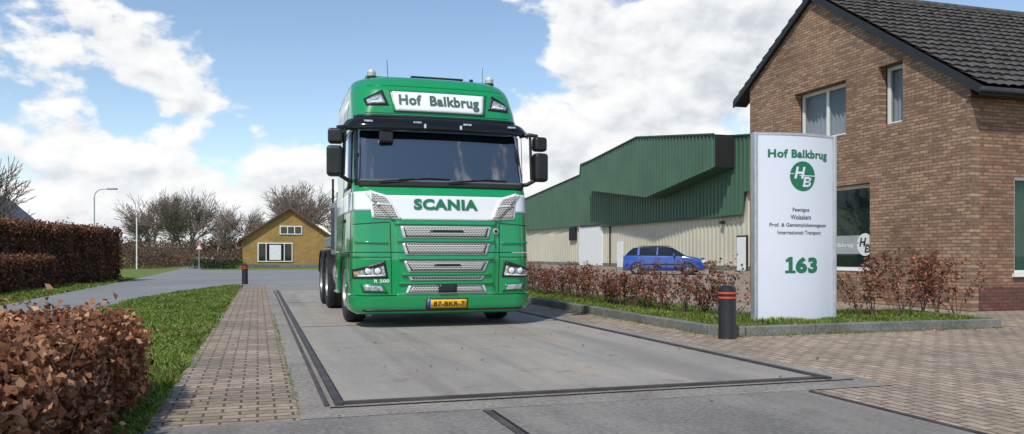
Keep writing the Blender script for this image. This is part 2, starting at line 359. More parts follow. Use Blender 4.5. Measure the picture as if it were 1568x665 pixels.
# ------------------------------------------------------------------ hedges
def hedge_box(name,path,width,height,nleaf,size,mat,z0=0.0,rough=.08):
    g=group(name)
    for i in range(len(path)-1):
        a=np.array(path[i],float);b=np.array(path[i+1],float);L=np.linalg.norm(b-a);d=(b-a)/L;nn=np.array([-d[1],d[0]])
        w2=width/2-.09
        nx=max(4,int(L/.15)); ring=[(-w2,0),(-w2*1.02,height*.5),(-w2*.98,height-.1),(0,height-.06),(w2*.98,height-.1),(w2*1.02,height*.5),(w2,0)]
        vs=[];fs=[];k=len(ring)
        for q in range(nx+1):
            t=L*q/nx
            t=min(max(t,.06),L-.06)
            for (o,z) in ring:
                o2=o+random.uniform(-.03,.03); z2=z+(random.uniform(-.03,.02) if z>0 else 0)
                vs.append((a[0]+d[0]*t+nn[0]*o2,a[1]+d[1]*t+nn[1]*o2,z2+z0))
        for q in range(nx):
            for j in range(k-1): fs.append((q*k+j,q*k+j+1,(q+1)*k+j+1,(q+1)*k+j))
        fs.append(tuple(range(k))); fs.append(tuple(range(nx*k+k-1,nx*k-1,-1)))
        mk('core',vs,fs,M['soil'],g)
        n=int(nleaf*L/sum(np.linalg.norm(np.array(path[j+1])-np.array(path[j])) for j in range(len(path)-1)))
        areas=np.array([width*L,height*L,height*L,height*width,height*width]); pr=areas/areas.sum()
        f=rng.choice(5,n,p=pr); u=rng.random(n);v=rng.random(n)
        t=np.where(f<3,u*L,np.where(f==3,0,L)); o=np.where(f==0,(v-.5)*width,np.where(f==1,-width/2,np.where(f==2,width/2,(u-.5)*width)))
        z=np.where(f==0,height,v*height)
        N=np.zeros((n,3)); 
        for ff,vec in ((0,(0,0,1)),(1,(-nn[0],-nn[1],0)),(2,(nn[0],nn[1],0)),(3,(-d[0],-d[1],0)),(4,(d[0],d[1],0))):
            N[f==ff]=vec
        lump=.4*np.sin(t*3.1+z*5)+.4*np.sin(o*7+t*5.3+z*2)+.4*np.sin(t*13+o*11+z*9)
        P=np.stack([a[0]+d[0]*t+nn[0]*o,a[1]+d[1]*t+nn[1]*o,z+z0],1)
        P+=N*((lump*rough*.6)-np.abs(rng.normal(0,rough*.8,n))+rng.exponential(rough*.25,n))[:,None]+rng.normal(0,.02,(n,3))
        P[:,2]=np.maximum(P[:,2],z0+.01)
        fast('leaves',leaves_np(P,size,N,.35),4,mat,g)
        segs=[]
        for q in range(int(L*26)):
            t=random.uniform(0,L);o=random.uniform(-width/2,width/2)
            p=np.array([a[0]+d[0]*t+nn[0]*o,a[1]+d[1]*t+nn[1]*o,z0+height*.7]); e=p+np.array([random.uniform(-.1,.1),random.uniform(-.1,.1),height*.3+random.uniform(.0,.09)])
            segs.append((p,e,.004,.0015))
        fast('twigs',tubes_np(segs,3),4,M['twig'],g)
    return g
hedge_box('beech_hedge',[(-1.80,2.0),(-1.74,6.35)],1.85,.55,62000,.052,M['leafn'],rough=.11)
hedge_box('beech_hedge',[(-9.5,22.5),(-7.3,28.2),(-5.6,35.4)],1.0,1.98,30000,.11,M['leaff'],rough=.14)
hedge_box('beech_hedge',[(-7.3,19),(-6.5,28.6)],.9,.93,14000,.10,M['leaff'],rough=.12)

def beech_row(name,pts,step,h,leaves_per):
    g=group(name); segs=[];LP=[]
    for i in range(len(pts)-1):
        a=np.array(pts[i],float);b=np.array(pts[i+1],float);L=np.linalg.norm(b-a);n=int(L/step)
        for q in range(n):
            c=a+(b-a)*((q+random.uniform(.2,.8))/n)+rng.normal(0,.05,2)
            hh=h*random.uniform(.72,1.12); dens=random.uniform(.45,1.35)
            for s in range(random.randint(5,8)):
                p=np.array([c[0]+random.uniform(-.05,.05),c[1]+random.uniform(-.05,.05),.06])
                dirv=np.array([random.uniform(-.32,.32),random.uniform(-.32,.32),1.0]); r=.009
                k=6
                for j in range(k):
                    dirv=dirv+rng.normal(0,.14,3); dirv[2]=max(dirv[2],.5); dv=dirv/np.linalg.norm(dirv)
                    e=p+dv*hh*random.uniform(.6,1.0)/k*1.15
                    segs.append((p,e,r,r*.8)); r*=.78
                    if j>=1:
                        for w in range(2):
                            td=rng.normal(0,1,3); td[2]=abs(td[2])*.5+.1; td/=np.linalg.norm(td)
                            te=e+td*random.uniform(.06,.18); segs.append((e,te,.003,.0015))
                            m=int(leaves_per*dens*(.6 if j<2 else 1))
                            for z in range(m):
                                LP.append(e+(te-e)*random.random()*1.1+rng.normal(0,.024,3))
                    p=e
    fast('stems',tubes_np(segs,4),4,M['twig'],g)
    fast('leaves',leaves_np(np.array(LP),.05,aspect=.7),4,M['leafr'],g)
    return g
beech_row('beech_hedge_row',[(6.35,23),(6.35,14)],.30,.74,4.8)
beech_row('beech_hedge_row',[(6.35,14),(6.35,10.35)],.28,.80,4.8)
beech_row('beech_hedge_row',[(8.5,10.15),(10.3,9.95)],.24,.95,6.0)
beech_row('beech_hedge_row',[(6.4,10.3),(8.2,10.3)],.33,.80,3.6)

# ------------------------------------------------------------------ bare trees
def tree_mesh(seed,H,spread=1.0,levels=5,rt=.2,minr=.012):
    rd=random.Random(seed); segs=[]
    def grow(p,d,L,r,lv):
        n=3
        for i in range(n):
            d=(d+Vector((rd.gauss(0,.1),rd.gauss(0,.1),rd.gauss(0,.05)+.03))).normalized()
            e=p+d*(L/n); r1=max(minr,r*.86)
            segs.append((np.array(p),np.array(e),r,r1)); p=e; r=r1
            if lv>0 and (i>0 or lv<levels):
                for k in range(rd.choice([1,2]) if lv<levels else 2):
                    a=rd.uniform(0,2*math.pi); t=rd.uniform(.45,.95)*spread
                    q=d.orthogonal().normalized(); q.rotate(Matrix.Rotation(a,3,d))
                    nd=(d+q*t).normalized(); nd.z=nd.z*.9+.12
                    grow(p,nd.normalized(),L*rd.uniform(.6,.8),max(minr,r*.62),lv-1)
        if lv>0: grow(p,d,L*.72,max(minr,r*.8),lv-1)
    grow(Vector((0,0,0)),Vector((0,0,1)),H*.32,rt,levels)
    V=tubes_np(segs,3)
    mx=V[:,2].max(); V*=H/mx
    n=len(V)//4; me=bpy.data.meshes.new('bare_tree_mesh')
    me.vertices.add(n*4); me.vertices.foreach_set('co',V.astype(np.float32).ravel())
    me.loops.add(n*4); me.loops.foreach_set('vertex_index',np.arange(n*4,dtype=np.int32))
    me.polygons.add(n); me.polygons.foreach_set('loop_start',np.arange(0,n*4,4,dtype=np.int32)); me.update(calc_edges=True)
    me.materials.append(M['barkf']); return me
TM=[tree_mesh(s,10,1.05,4,.2,.022) for s in (1,5,9)]
def tree(k,x,y,s,rz):
    o=bpy.data.objects.new('bare_tree',TM[k]); COL.objects.link(o); o.location=(x,y,-.05); o.scale=(s,s,s); o.rotation_euler=(0,0,rz)
def cam2w(d,l): return (d*.2974+l*.9548, d*.9548-l*.2974)
for (d,l,s,k) in [(118,-52,1.08,0),(125,-50,1.15,1),(112,-45.5,.98,2),(130,-54,1.05,2),(120,-47,.9,0),(135,-49,1.0,1),(120,-55.5,.8,1),(128,-57,.85,0),
                  (150,-52,.8,1),(98,-32,.72,0),(104,-27.5,1.08,1),(96,-25.0,.98,2),(108,-23,.95,0),(110,-35,.65,2),(115,-29,1.1,0),
                  (180,-100,.8,0),(170,-110,.7,2),(190,-92,.7,1),(200,-120,.8,1)]:
    x,y=cam2w(d,l); tree(k,x,y,s,random.uniform(0,6))
x,y=cam2w(37,-24.0); tree(1,x,y,.60,2.2)

def shrub_mass(name,pts,w,h,n,size,mat):
    P=[]
    for i in range(len(pts)-1):
        a=np.array(pts[i]);b=np.array(pts[i+1]); m=n//(len(pts)-1)
        t=rng.random(m); c=a+(b-a)*t[:,None]; L=np.linalg.norm(b-a)
        hh=h*(.65+.2*np.sin(t*L*.35+i)+.15*np.sin(t*L*1.1)+.12*np.sin(t*L*2.3))
        z=hh*rng.random(m)**.8; o=rng.normal(0,w*.4,(m,2))
        P.append(np.stack([c[:,0]+o[:,0],c[:,1]+o[:,1],z],1))
    return fast(name,leaves_np(np.concatenate(P),size),4,mat)
shrub_mass('shrub_row',[cam2w(58,-27.5),cam2w(75,-31),cam2w(100,-41)],2.5,2.1,14000,.16,M['shrub'])
shrub_mass('distant_tree_line',[cam2w(330,-330),cam2w(340,-200),cam2w(350,-125),cam2w(360,-105),cam2w(340,-60)],14,9,26000,1.2,M['shrub'])
shrub_mass('distant_tree_line',[cam2w(330,-60),cam2w(330,60),cam2w(300,200),cam2w(280,330)],14,9,14000,1.6,M['shrub'])
shrub_mass('garden_shrubs',[cam2w(60,-23.2),cam2w(59,-20)],1.2,.75,3000,.12,M['evergreen'])
shrub_mass('garden_shrubs',[cam2w(75,-28),cam2w(85,-28),cam2w(95,-30)],1.5,1.6,4000,.2,M['shrub'])

# ------------------------------------------------------------------ TRUCK
T=group('truck',(2.48,10.95,0))
Z=[.19,.23,.30,.42,.455,.47,.62,.93,.95,1.0,1.05,1.45,1.9,1.96,2.72,2.80,2.95,3.1,3.35,3.46,3.54,3.59,3.61]
YF=[.12,.05,.02,.0,.0,.035,.035,.03,.03,.035,.04,.065,.13,.17,.43,.45,.45,.48,.58,.65,.74,.88,1.05]
WW=[1.2,1.26,1.29,1.29,1.29,1.275,1.275,1.27,1.27,1.27,1.265,1.25,1.24,1.235,1.215,1.21,1.21,1.21,1.20,1.18,1.15,1.09,1.02]
RR=[.25,.28,.30,.30,.30,.28,.28,.28,.28,.27,.26,.24,.22,.20,.18,.2,.26,.32,.42,.48,.52,.52,.5]
def Wf(z): return float(np.interp(z,Z,WW))
def f(x,z):
    W=Wf(z); r=float(np.interp(z,Z,RR)); ax=min(abs(x),W)
    y=float(np.interp(z,Z,YF))+.085*(ax/W)**2
    if ax>W-r: q=(ax-(W-r)); y+=r-math.sqrt(max(0,r*r-q*q))
    if .46<z<1.9:
        c=float(np.interp(z,[.46,1.45,1.86],[.70,.72,1.12])); s=min(1,max(0,(c-ax)/.03)); s=s*s*(3-2*s)
        y-=.03*s*min(1,(1.9-z)/.05)
    return y
def nrm(x,z):
    e=.004; fx=(f(x+e,z)-f(x-e,z))/(2*e); fz=(f(x,z+e)-f(x,z-e))/(2*e)
    fx=max(-3,min(3,fx)); v=Vector((fx,-1,fz)); return v.normalized()
def SP(x,z,off):
    n=nrm(x,z); return (x+n.x*off,f(x,z)+n.y*off,z+n.z*off)
def patch(name,c,off,mat,th=.012,nx=20,nz=6,edge=True):
    vs=[];fs=[]
    for j in range(nz+1):
        v=j/nz
        for i in range(nx+1):
            u=i/nx
            x=(1-v)*((1-u)*c[0][0]+u*c[1][0])+v*((1-u)*c[3][0]+u*c[2][0]); z=(1-v)*((1-u)*c[0][1]+u*c[1][1])+v*((1-u)*c[3][1]+u*c[2][1])
            vs.append(SP(x,z,off))
    for j in range(nz):
        for i in range(nx): a=j*(nx+1)+i; fs.append((a,a+1,a+nx+2,a+nx+1))
    o=mk(name,vs,fs,mat,T,True,40)
    md=o.modifiers.new('s','SOLIDIFY'); md.thickness=th; md.offset=-1
    return o
def both(fn):
    fn(1);fn(-1)
def mir(c,s):
    if s==1: return c
    return [(-c[1][0],c[1][1]),(-c[0][0],c[0][1]),(-c[3][0],c[3][1]),(-c[2][0],c[2][1])]
def loft(name,z0,z1,yb,mat,dz=.02):
    n=int((z1-z0)/dz); ss=np.sin(np.linspace(-math.pi/2,math.pi/2,91)); vs=[];fs=[]
    xs=.5*ss+.5*np.linspace(-1,1,91)
    for q in range(n+1):
        z=z0+(z1-z0)*q/n; W=Wf(z)
        ring=[(-W,yb),( -W,yb*.6+.4*(f(-W,z)))]+[(x*W,f(x*W,z)) for x in xs]+[(W,yb*.6+.4*f(W,z)),(W,yb)]
        vs+= [(a,b,z) for a,b in ring]
    k=len(ring)
    for q in range(n):
        for j in range(k-1): fs.append((q*k+j,q*k+j+1,(q+1)*k+j+1,(q+1)*k+j))
        fs.append((q*k+k-1,q*k,(q+1)*k,(q+1)*k+k-1))
    fs.append(tuple(range(n*k,n*k+k))); fs.append(tuple(range(k-1,-1,-1)))
    return mk(name,vs,fs,mat,T,True,38)
loft('bumper',.19,1.03,.84,M['green'])
loft('cab_shell',1.04,3.61,2.6,M['green'])
box('roof_spoiler',(0,1.85,3.61),(1.95,1.4,.08),M['green'],T,.04)
box('roof_hatch',(.1,1.35,3.655),(.8,.5,.03),M['black'],T,.012)
patch('windscreen',[(-1.17,1.985),(1.17,1.985),(1.14,2.75),(-1.14,2.75)],.012,M['screen'],.02,60,14)
patch('windscreen_surround',[(-1.215,1.95),(1.215,1.95),(1.195,2.80),(-1.195,2.80)],.004,M['black'],.01,60,14)
patch('scuttle',[(-1.16,1.93),(1.16,1.93),(1.17,1.99),(-1.17,1.99)],.02,M['blackm'],.02,50,2)
vs=[];fs=[]
nxv=44
for j,(zz,oo) in enumerate([(2.93,.03),(2.90,.10),(2.82,.17),(2.76,.19),(2.75,.185),(2.80,.15)]):
    for i in range(nxv+1):
        x=-1.19+2.38*i/nxv; p=SP(x,2.85,oo); vs.append((p[0],p[1],zz-.02*(x/1.2)**2))
for j in range(5):
    for i in range(nxv): a=j*(nxv+1)+i; fs.append((a,a+1,a+nxv+2,a+nxv+1))
o=mk('sun_visor',vs,fs,M['visor'],T,True,50); md=o.modifiers.new('s','SOLIDIFY'); md.thickness=.01
for xx in (-1.0,-.35,.35,1.0): 
    p=SP(xx,2.85,.175); box('marker_lamp',(p[0],p[1]-.0,2.84),(.12,.03,.03),M['lens'],T,.008)
for xx in (-.25,.25):
    p=SP(xx,2.78,.2); box('visor_bracket',(p[0],p[1],2.79),(.03,.03,.06),M['chrome'],T,.005)
patch('visor_shadow_gap',[(-1.19,2.93),(1.19,2.93),(1.19,2.965),(-1.19,2.965)],.006,M['black'],.01,50,2)
patch('roof_sign_frame',[(-.66,3.005),(.66,3.005),(.72,3.33),(-.72,3.33)],.012,M['green2'],.02,30,8)
patch('roof_sign',[(-.63,3.025),(.63,3.025),(.67,3.305),(-.67,3.305)],.022,M['white'],.02,30,8)
text('roof_sign_text','Hof  Balkbrug',1.16,.20,M['signd'],T,lambda a,b:SP(a,b,.032),.035,0,3.16)
def rl(s):
    patch('roof_lamp_housing',mir([(.72,3.10),(1.03,3.09),(1.06,3.19),(.80,3.33)],s),.01,M['black'],.02,10,5)
    patch('roof_lamp',mir([(.77,3.125),(1.0,3.115),(1.02,3.17),(.82,3.25)],s),.02,M['lens'],.02,10,5)
    patch('roof_lamp_strip',mir([(.80,3.135),(.97,3.125),(.97,3.145),(.80,3.165)],s),.026,M['lamp'],.01,6,2)
both(rl)
for zz in (3.40,): patch('roof_seam',[(-1.0,zz),(1.0,zz),(1.0,zz+.012),(-1.0,zz+.012)],.003,M['green2'],.004,40,1)
patch('roof_crease',[(-1.05,2.985),(1.05,2.985),(1.05,2.995),(-1.05,2.995)],.005,M['green2'],.006,40,1)
patch('white_band',[(-.62,1.475),(.62,1.475),(.86,1.81),(-.86,1.81)],.006,M['white'],.008,40,12)
def wbnd(s):
    patch('white_band_side',mir([(.98,1.60),(1.235,1.60),(1.23,1.86),(1.02,1.86)],s),.005,M['white'],.008,16,8)
    patch('corner_grille_frame',mir([(.62,1.48),(1.01,1.50),(1.04,1.87),(.78,1.80)],s),.012,M['white'],.014,14,8)
    patch('corner_grille',mir([(.67,1.505),(.98,1.52),(1.0,1.68),(.74,1.66)],s),.022,M['mesh'],.014,14,8)
    patch('corner_grille_top',mir([(.76,1.69),(.99,1.71),(1.02,1.84),(.83,1.78)],s),.02,M['mesh'],.014,14,8)
    patch('corner_grille_bar',mir([(.74,1.655),(1.0,1.68),(1.0,1.71),(.755,1.69)],s),.028,M['chrome'],.014,14,2)
both(wbnd)
text('maker_letters','SCANIA',.90,.15,M['signg'],T,lambda a,b:SP(a,b,.018),.05,0,1.69)
G=[(1.225,1.395,.60,.64),(1.0,1.17,.57,.62),(.765,.925,.53,.60),(.655,.715,.50,.54),(.475,.595,.57,.53)]
for i,(z0,z1,w0,w1) in enumerate(G):
    patch('grille_frame',[(-w0,z0),(w0,z0),(w1,z1),(-w1,z1)],.014,M['chrome'],.02,30,4)
    e=.024
    patch('grille_recess',[(-w0+.035,z0+e*.7),(w0-.035,z0+e*.7),(w1-.04,z1-e*.7),(-w1+.04,z1-e*.7)],.018,M['blackm'],.01,30,4)
    patch('grille_mesh',[(-w0+.05,z0+e),(w0-.05,z0+e),(w1-.055,z1-e),(-w1+.055,z1-e)],.022,M['mesh'],.008,30,4)
for (z0,z1,w) in [(1.31,1.34,.24),(.85,.875,.2)]:
    patch('grille_slot',[(-w,z0),(w,z0),(w-.03,z1),(-w+.03,z1)],.03,M['black'],.01,10,2)
patch('sensor_block',[(-.125,.485),(.125,.485),(.125,.60),(-.125,.60)],.04,M['black'],.03,6,3)
for zz,w in ((1.43,.70),(1.195,.68),(.955,.66),(.74,.62),(.62,.66)):
    patch('grille_ridge',[(-w,zz-.018),(w,zz-.018),(w,zz+.012),(-w,zz+.012)],.03,M['green'],.035,30,3)
p=SP(.70,1.33,.012); lathe('badge',[(0,-.012),(.035,-.012),(.042,0),(.042,.02)],M['chrome'],T,p,'Y',20)
lathe('badge_centre',[(0,-.016),(.026,-.016),(.026,0)],M['black'],T,p,'Y',20)
def hl(s):
    patch('headlamp_housing',mir([(.80,.69),(1.245,.68),(1.25,.80),(.84,.925)],s),.012,M['black'],.03,20,8)
    patch('headlamp_lens',mir([(.83,.71),(1.22,.70),(1.235,.79),(.87,.90)],s),.02,M['lens'],.02,20,8)
    patch('headlamp_brow',mir([(.85,.86),(1.22,.78),(1.235,.795),(.87,.905)],s),.03,M['black'],.02,16,3)
    patch('headlamp_drl',mir([(.86,.715),(1.18,.705),(1.18,.725),(.86,.738)],s),.028,M['lamp'],.01,10,2)
    for xx in (.94,1.06):
        p=SP(s*xx,.785,.022); lathe('projector',[(0,-.012),(.03,-.010),(.046,0),(.05,.02)],M['lamp'],T,p,'Y',20)
        lathe('projector_ring',[(.046,-.006),(.055,-.006),(.055,.02)],M['black'],T,p,'Y',20)
    patch('indicator',mir([(1.17,.715),(1.215,.712),(1.225,.76),(1.18,.765)],s),.026,M['amber'],.02,4,3)
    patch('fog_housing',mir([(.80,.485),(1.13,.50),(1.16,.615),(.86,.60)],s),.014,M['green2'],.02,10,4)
    patch('fog_lamp',mir([(.86,.51),(1.10,.515),(1.12,.59),(.89,.58)],s),.022,M['lens'],.02,10,4)
    patch('seam',mir([(.745,.47),(.755,.47),(.775,1.44),(.765,1.44)],s),.004,M['blackm'],.004,2,30)
    patch('seam',mir([(.76,.965),(1.25,.965),(1.25,.975),(.76,.975)],s),.004,M['blackm'],.004,20,1)
    patch('seam',mir([(.78,1.44),(1.235,1.41),(1.235,1.42),(.78,1.45)],s),.004,M['blackm'],.004,20,1)
    patch('crease',mir([(.80,1.15),(1.22,1.16),(1.22,1.19),(.80,1.18)],s),.018,M['green'],.02,20,2)
both(hl)
patch('seam',[(-1.27,.448),(1.27,.448),(1.27,.458),(-1.27,.458)],.004,M['blackm'],.004,40,1)
patch('lower_lip',[(-1.1,.235),(1.1,.235),(1.14,.26),(-1.14,.26)],.01,M['black'],.02,40,2)
patch('plate_holder',[(-.29,.27),(.29,.27),(.29,.405),(-.29,.405)],.014,M['black'],.01,8,2)
patch('number_plate',[(-.275,.282),(.275,.282),(.275,.393),(-.275,.393)],.022,M['plate'],.01,8,2)
patch('plate_band',[(-.275,.282),(-.232,.282),(-.232,.393),(-.275,.393)],.025,M['blue'],.01,2,2)
text('plate_text','87-BKR-7',.43,.07,M['black'],T,lambda a,b:SP(a,b,.029),.01,.025,.337)
text('model_text','R 500',.2,.045,M['white'],T,lambda a,b:SP(a,b,.012),.02,-.885,.648)
def wiper(x0,x1,z1):
    p0=SP(x0,1.985,.05);p1=SP((x0*.3+x1*.7),1.985+.7*(z1-1.985)+.0,.05)
    tube('wiper_arm',[p0,p1],.009,M['blackm'],T)
    tube('wiper_blade',[SP(x1-.42,2.0,.035),SP(x1,z1,.035),SP(x1+.30,z1-.012,.035)],.009,M['blackm'],T)
wiper(-.9,-.22,2.05); wiper(.05,.62,2.05)
for (xx,zz) in ((-.78,2.63),):
    p=SP(xx,zz,.03); box('wide_angle_mirror',(p[0],p[1]-.05,p[2]),(.20,.07,.17),M['black'],T,.03)
tube('front_mirror_arm',[SP(-.78,2.78,.12),SP(-.78,2.66,.1)],.012,M['black'],T)
def side(s):
    def sq(name,y0,y1,z0,z1,mat,off=.004,th=.01,sk=0):
        vs=[];fs=[];n=8
        for j in range(n+1):
            z=z0+(z1-z0)*j/n
            for y in (y0+sk*j/n,y1): vs.append((s*(Wf(z)+off),y,z))
        for j in range(n): a=2*j; fs.append((a,a+1,a+3,a+2))
        o=mk(name,vs,fs,mat,T,True); md=o.modifiers.new('s','SOLIDIFY'); md.thickness=th; md.offset=0; return o
    sq('side_window_surround',.52,1.50,1.93,2.74,M['black'],.003,.006,.12)
    sq('side_window',.58,1.46,1.98,2.68,M['screen'],.008,.006,.12)
    sq('side_band',.40,2.59,1.60,1.86,M['white'],.003,.006)
    sq('door_seam_front',.47,.485,1.06,2.76,M['blackm'],.004,.006)
    sq('door_seam_rear',1.56,1.575,1.06,2.76,M['blackm'],.004,.006)
    sq('door_seam_top',.6,1.57,2.765,2.78,M['blackm'],.004,.006)
    sq('sleeper_stripe',1.75,2.55,2.35,3.25,M['white'],.004,.006,-.6)
    box('door_handle',(s*(Wf(1.5)+.02),1.38,1.50),(.03,.2,.05),M['black'],T,.01)
    box('step_well',(s*1.27,.95,1.0),(.03,.9,.06),M['black'],T,.01)
    x=s*1.47
    tube('mirror_arm_upper',[(s*1.20,.50,2.74),(s*1.33,.42,2.76),(s*1.45,.40,2.74)],.028,M['black'],T)
    tube('mirror_arm_lower',[(s*1.22,.50,2.02),(s*1.30,.44,2.03),(s*1.45,.40,2.12)],.03,M['black'],T)
    tube('mirror_arm_post',[(s*1.36,.42,2.1),(s*1.34,.42,2.74)],.022,M['black'],T)
    box('mirror_upper',(x,.38,2.62),(.20,.16,.21),M['black'],T,.045,(0,0,s*.15),4)
    box('mirror_lower',(x+s*.01,.38,2.28),(.215,.17,.42),M['black'],T,.05,(0,0,s*.15),4)
    box('mirror_glass',(x,.465,2.28),(.17,.01,.36),M['chrome'],T,0,(0,0,s*.15))
    n=16;R0=.60;vs=[];fs=[]
    for i in range(n+1):
        a=math.radians(-5+190*i/n)
        for (r,xx) in ((R0,1.26),(R0+.05,1.285),(R0+.05,.8),(R0,.8)):
            vs.append((s*xx,1.44-math.cos(a)*r,.50+math.sin(a)*r*.93))
    for i in range(n):
        for j in range(4): a=4*i+j;b=4*i+(j+1)%4; fs.append((a,b,b+4,a+4))
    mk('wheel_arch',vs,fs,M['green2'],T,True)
    box('fender_front',(s*1.265,.78,.70),(.02,.16,.62),M['green'],T,.006)
    box('skirt_rear',(s*1.24,2.32,.74),(.07,.52,.64),M['green'],T,.03)
    for zz in (.42,.66): box('step_plate',(s*1.27,2.32,zz),(.06,.42,.03),M['alu'],T,.006)
    lathe('fuel_tank',[(0,-.55),(.30,-.55),(.33,-.5),(.33,.5),(.30,.55),(0,.55)],M['alu'],T,(s*.9,3.3,.66),'Y',28)
    for yy in (3.0,3.6): lathe('tank_strap',[(.335,-.03),(.342,-.03),(.342,.03),(.335,.03)],M['black'],T,(s*.9,yy,.66),'Y',28)
both(side)
def wheel(x,y,s,front,parent=T,R=.505,w=.30,rr=.29):
    tp=[(rr,-w/2+.02),(rr+.04,-w/2),(R-.05,-w/2+.005),(R-.012,-w/2+.03),(R,-w/2+.07),(R,-w/2+.12),(R-.012,-w/2+.125),(R-.012,-w/2+.14),(R,-w/2+.145),(R,w/2-.145),(R-.012,w/2-.14),(R-.012,w/2-.125),(R,w/2-.12),(R,w/2-.07),(R-.012,w/2-.03),(R-.05,w/2-.005),(rr+.04,w/2),(rr,w/2-.02)]
    if w<.25: tp=[(rr,-w/2+.01),(rr+.02,-w/2),(R-.03,-w/2+.005),(R,-w/2+.035),(R,w/2-.035),(R-.03,w/2-.005),(rr+.02,w/2),(rr,w/2-.01)]
    lathe('tyre',tp,M['rubber'],parent,(x,y,R),'X',48)
    if front: rp=[(rr,.13),(rr-.015,.14),(rr-.03,.10),(rr-.06,.02),(.17,.05),(.15,.09),(.10,.10),(.09,.13),(0,.135)]
    else: rp=[(rr,.13),(rr-.015,.14),(rr-.03,.06),(rr-.06,-.06),(.17,-.08),(.14,-.06),(.12,.06),(0,.07)]
    if w<.25: rp=[(rr,.08),(rr-.012,.09),(rr-.03,.06),(.1,.05),(.05,.07),(0,.07)]
    rp=[(a,s*b) for a,b in rp]; lathe('rim',rp,M['rim'],parent,(x,y,R),'X',40)
    if R>.4:
        for i in range(10):
            a=2*math.pi*i/10; zz=.06 if front else -.07
            lathe('wheel_nut',[(0,s*.025),(.015,s*.025),(.017,0)],M['chrome'],parent,(x+s*zz,y+.135*math.cos(a),R+.135*math.sin(a)),'X',6)
    else:
        for i in range(7):
            a=2*math.pi*i/7; box('rim_slot',(x+s*.064,y+.13*math.cos(a),R+.13*math.sin(a)),(.02,.045,.045),M['blackm'],parent)
for s in(-1,1):
    wheel(s*1.10,1.44,s,True)
    wheel(s*1.10,4.75,s,False); wheel(s*1.10,6.1,s,False)
    wheel(s*.76,4.75,s,False); 
    for yy in (4.75,6.1):
        n=12;vs=[];fs=[]
        for i in range(n+1):
            a=math.radians(15+150*i/n)
            for (r,xx) in ((.58,1.26),(.60,1.26),(.60,.62),(.58,.62)): vs.append((s*xx,yy-math.cos(a)*r,.5+math.sin(a)*r))
        for i in range(n):
            for j in range(4): a=4*i+j;b=4*i+(j+1)%4; fs.append((a,b,b+4,a+4))
        mk('mudguard',vs,fs,M['black'],T,True)
    box('chassis_rail',(s*.4,4.2,.95),(.09,5.6,.28),M['chassis'],T)
box('front_axle',(0,1.44,.5),(1.9,.14,.16),M['chassis'],T,.03)
box('engine_block',(0,1.5,.78),(1.2,1.3,.5),M['blackm'],T,.05)
box('rear_axle',(0,4.75,.5),(1.7,.2,.22),M['chassis'],T,.04); box('tag_axle',(0,6.1,.5),(1.9,.16,.18),M['chassis'],T,.04)
box('radiator_underside',(0,.5,.42),(1.5,.6,.3),M['blackm'],T,.03)
box('lift_frame',(0,4.9,1.25),(1.2,3.6,.22),M['grey'],T,.02)
for s in(-1,1):
    box('side_body',(s*1.15,4.4,1.24),(.10,2.6,.20),M['grey'],T,.02)
    box('side_locker',(s*1.08,3.35,1.45),(.34,.75,.9),M['grey'],T,.03)
    box('locker_door',(s*1.255,3.35,1.45),(.01,.6,.7),M['chassis'],T,.004)
    tube('body_post',[(s*1.19,3.0,1.2),(s*1.19,3.0,2.05)],.03,M['grey'],T)
box('hook_arm',(0,3.6,1.7),(.3,.35,1.0),M['grey'],T,.03)
tube('exhaust_stack',[(-1.08,2.95,1.0),(-1.08,2.95,2.2)],.05,M['alu'],T)
tube('light_mast',[(-1.2,3.9,1.5),(-1.2,3.9,2.35)],.02,M['black'],T)
box('rear_lamp_bar',(0,6.95,.9),(2.4,.1,.2),M['black'],T)
for xx in (-.88,.92):
    lathe('beacon_base',[(0,0),(.07,0),(.07,.04),(0,.04)],M['black'],T,(xx,1.15,3.59),'Z',20)
    lathe('beacon',[(.062,0),(.062,.06),(.05,.09),(0,.095)],M['beacon'],T,(xx,1.15,3.63),'Z',20)
    for q in range(3): lathe('beacon_ring',[(.064,0),(.067,.005),(.064,.01)],M['chrome'],T,(xx,1.15,3.64+q*.018),'Z',20)
tube('antenna',[(-.62,1.25,3.6),(-.63,1.3,3.92)],.005,M['black'],T)
tube('antenna',[(1.02,1.9,3.5),(1.03,1.95,4.05)],.004,M['black'],T)
box('camera_pod',(.62,1.1,3.63),(.05,.06,.07),M['black'],T,.01)
for s in(-1,1):
    box('side_deflector',(s*1.19,2.78,2.25),(.03,.36,2.3),M['green'],T,.01)
    box('roof_deflector_fin',(s*1.02,2.3,3.58),(.25,.9,.08),M['green'],T,.03,(0,s*.3,0))

# ------------------------------------------------------------------ SIGN PYLON
S=group('advertising_pylon',(7.145,9.70,0))
def sf(x): return -.13*(1-(x/.62)**2)-.02
vs=[];fs=[];nx=28
zl=[.06,2.66]
for z in zl:
    for i in range(nx+1):
        x=-.62+1.24*i/nx; vs.append((x,sf(x),z))
    for i in range(nx+1):
        x=.62-1.24*i/nx; vs.append((x,-sf(x),z))
k=2*(nx+1)
for i in range(k): j=(i+1)%k; fs.append((i,j,k+j,k+i))
fs.append(tuple(range(k,2*k)))
mk('panel',vs,fs,M['signw'],S,True,50)
for zz,mt,h in ((2.66,M['alu'],.03),(.03,M['black'],.035)):
    vs2=[(v[0]*1.01,v[1]*1.06,zz-h/2 if q==0 else zz+h/2) for q in (0,1) for v in vs[:k]]
    fs2=[(i,(i+1)%k,k+(i+1)%k,k+i) for i in range(k)]+[tuple(range(k,2*k)),tuple(range(k-1,-1,-1))]
    mk('end_cap',vs2,fs2,mt,S)
for s in(-1,1): box('side_post',(s*.645,0,1.345),(.05,.11,2.67),M['alu'],S,.015)
sm=lambda a,b:(a,sf(a)-.004,b)
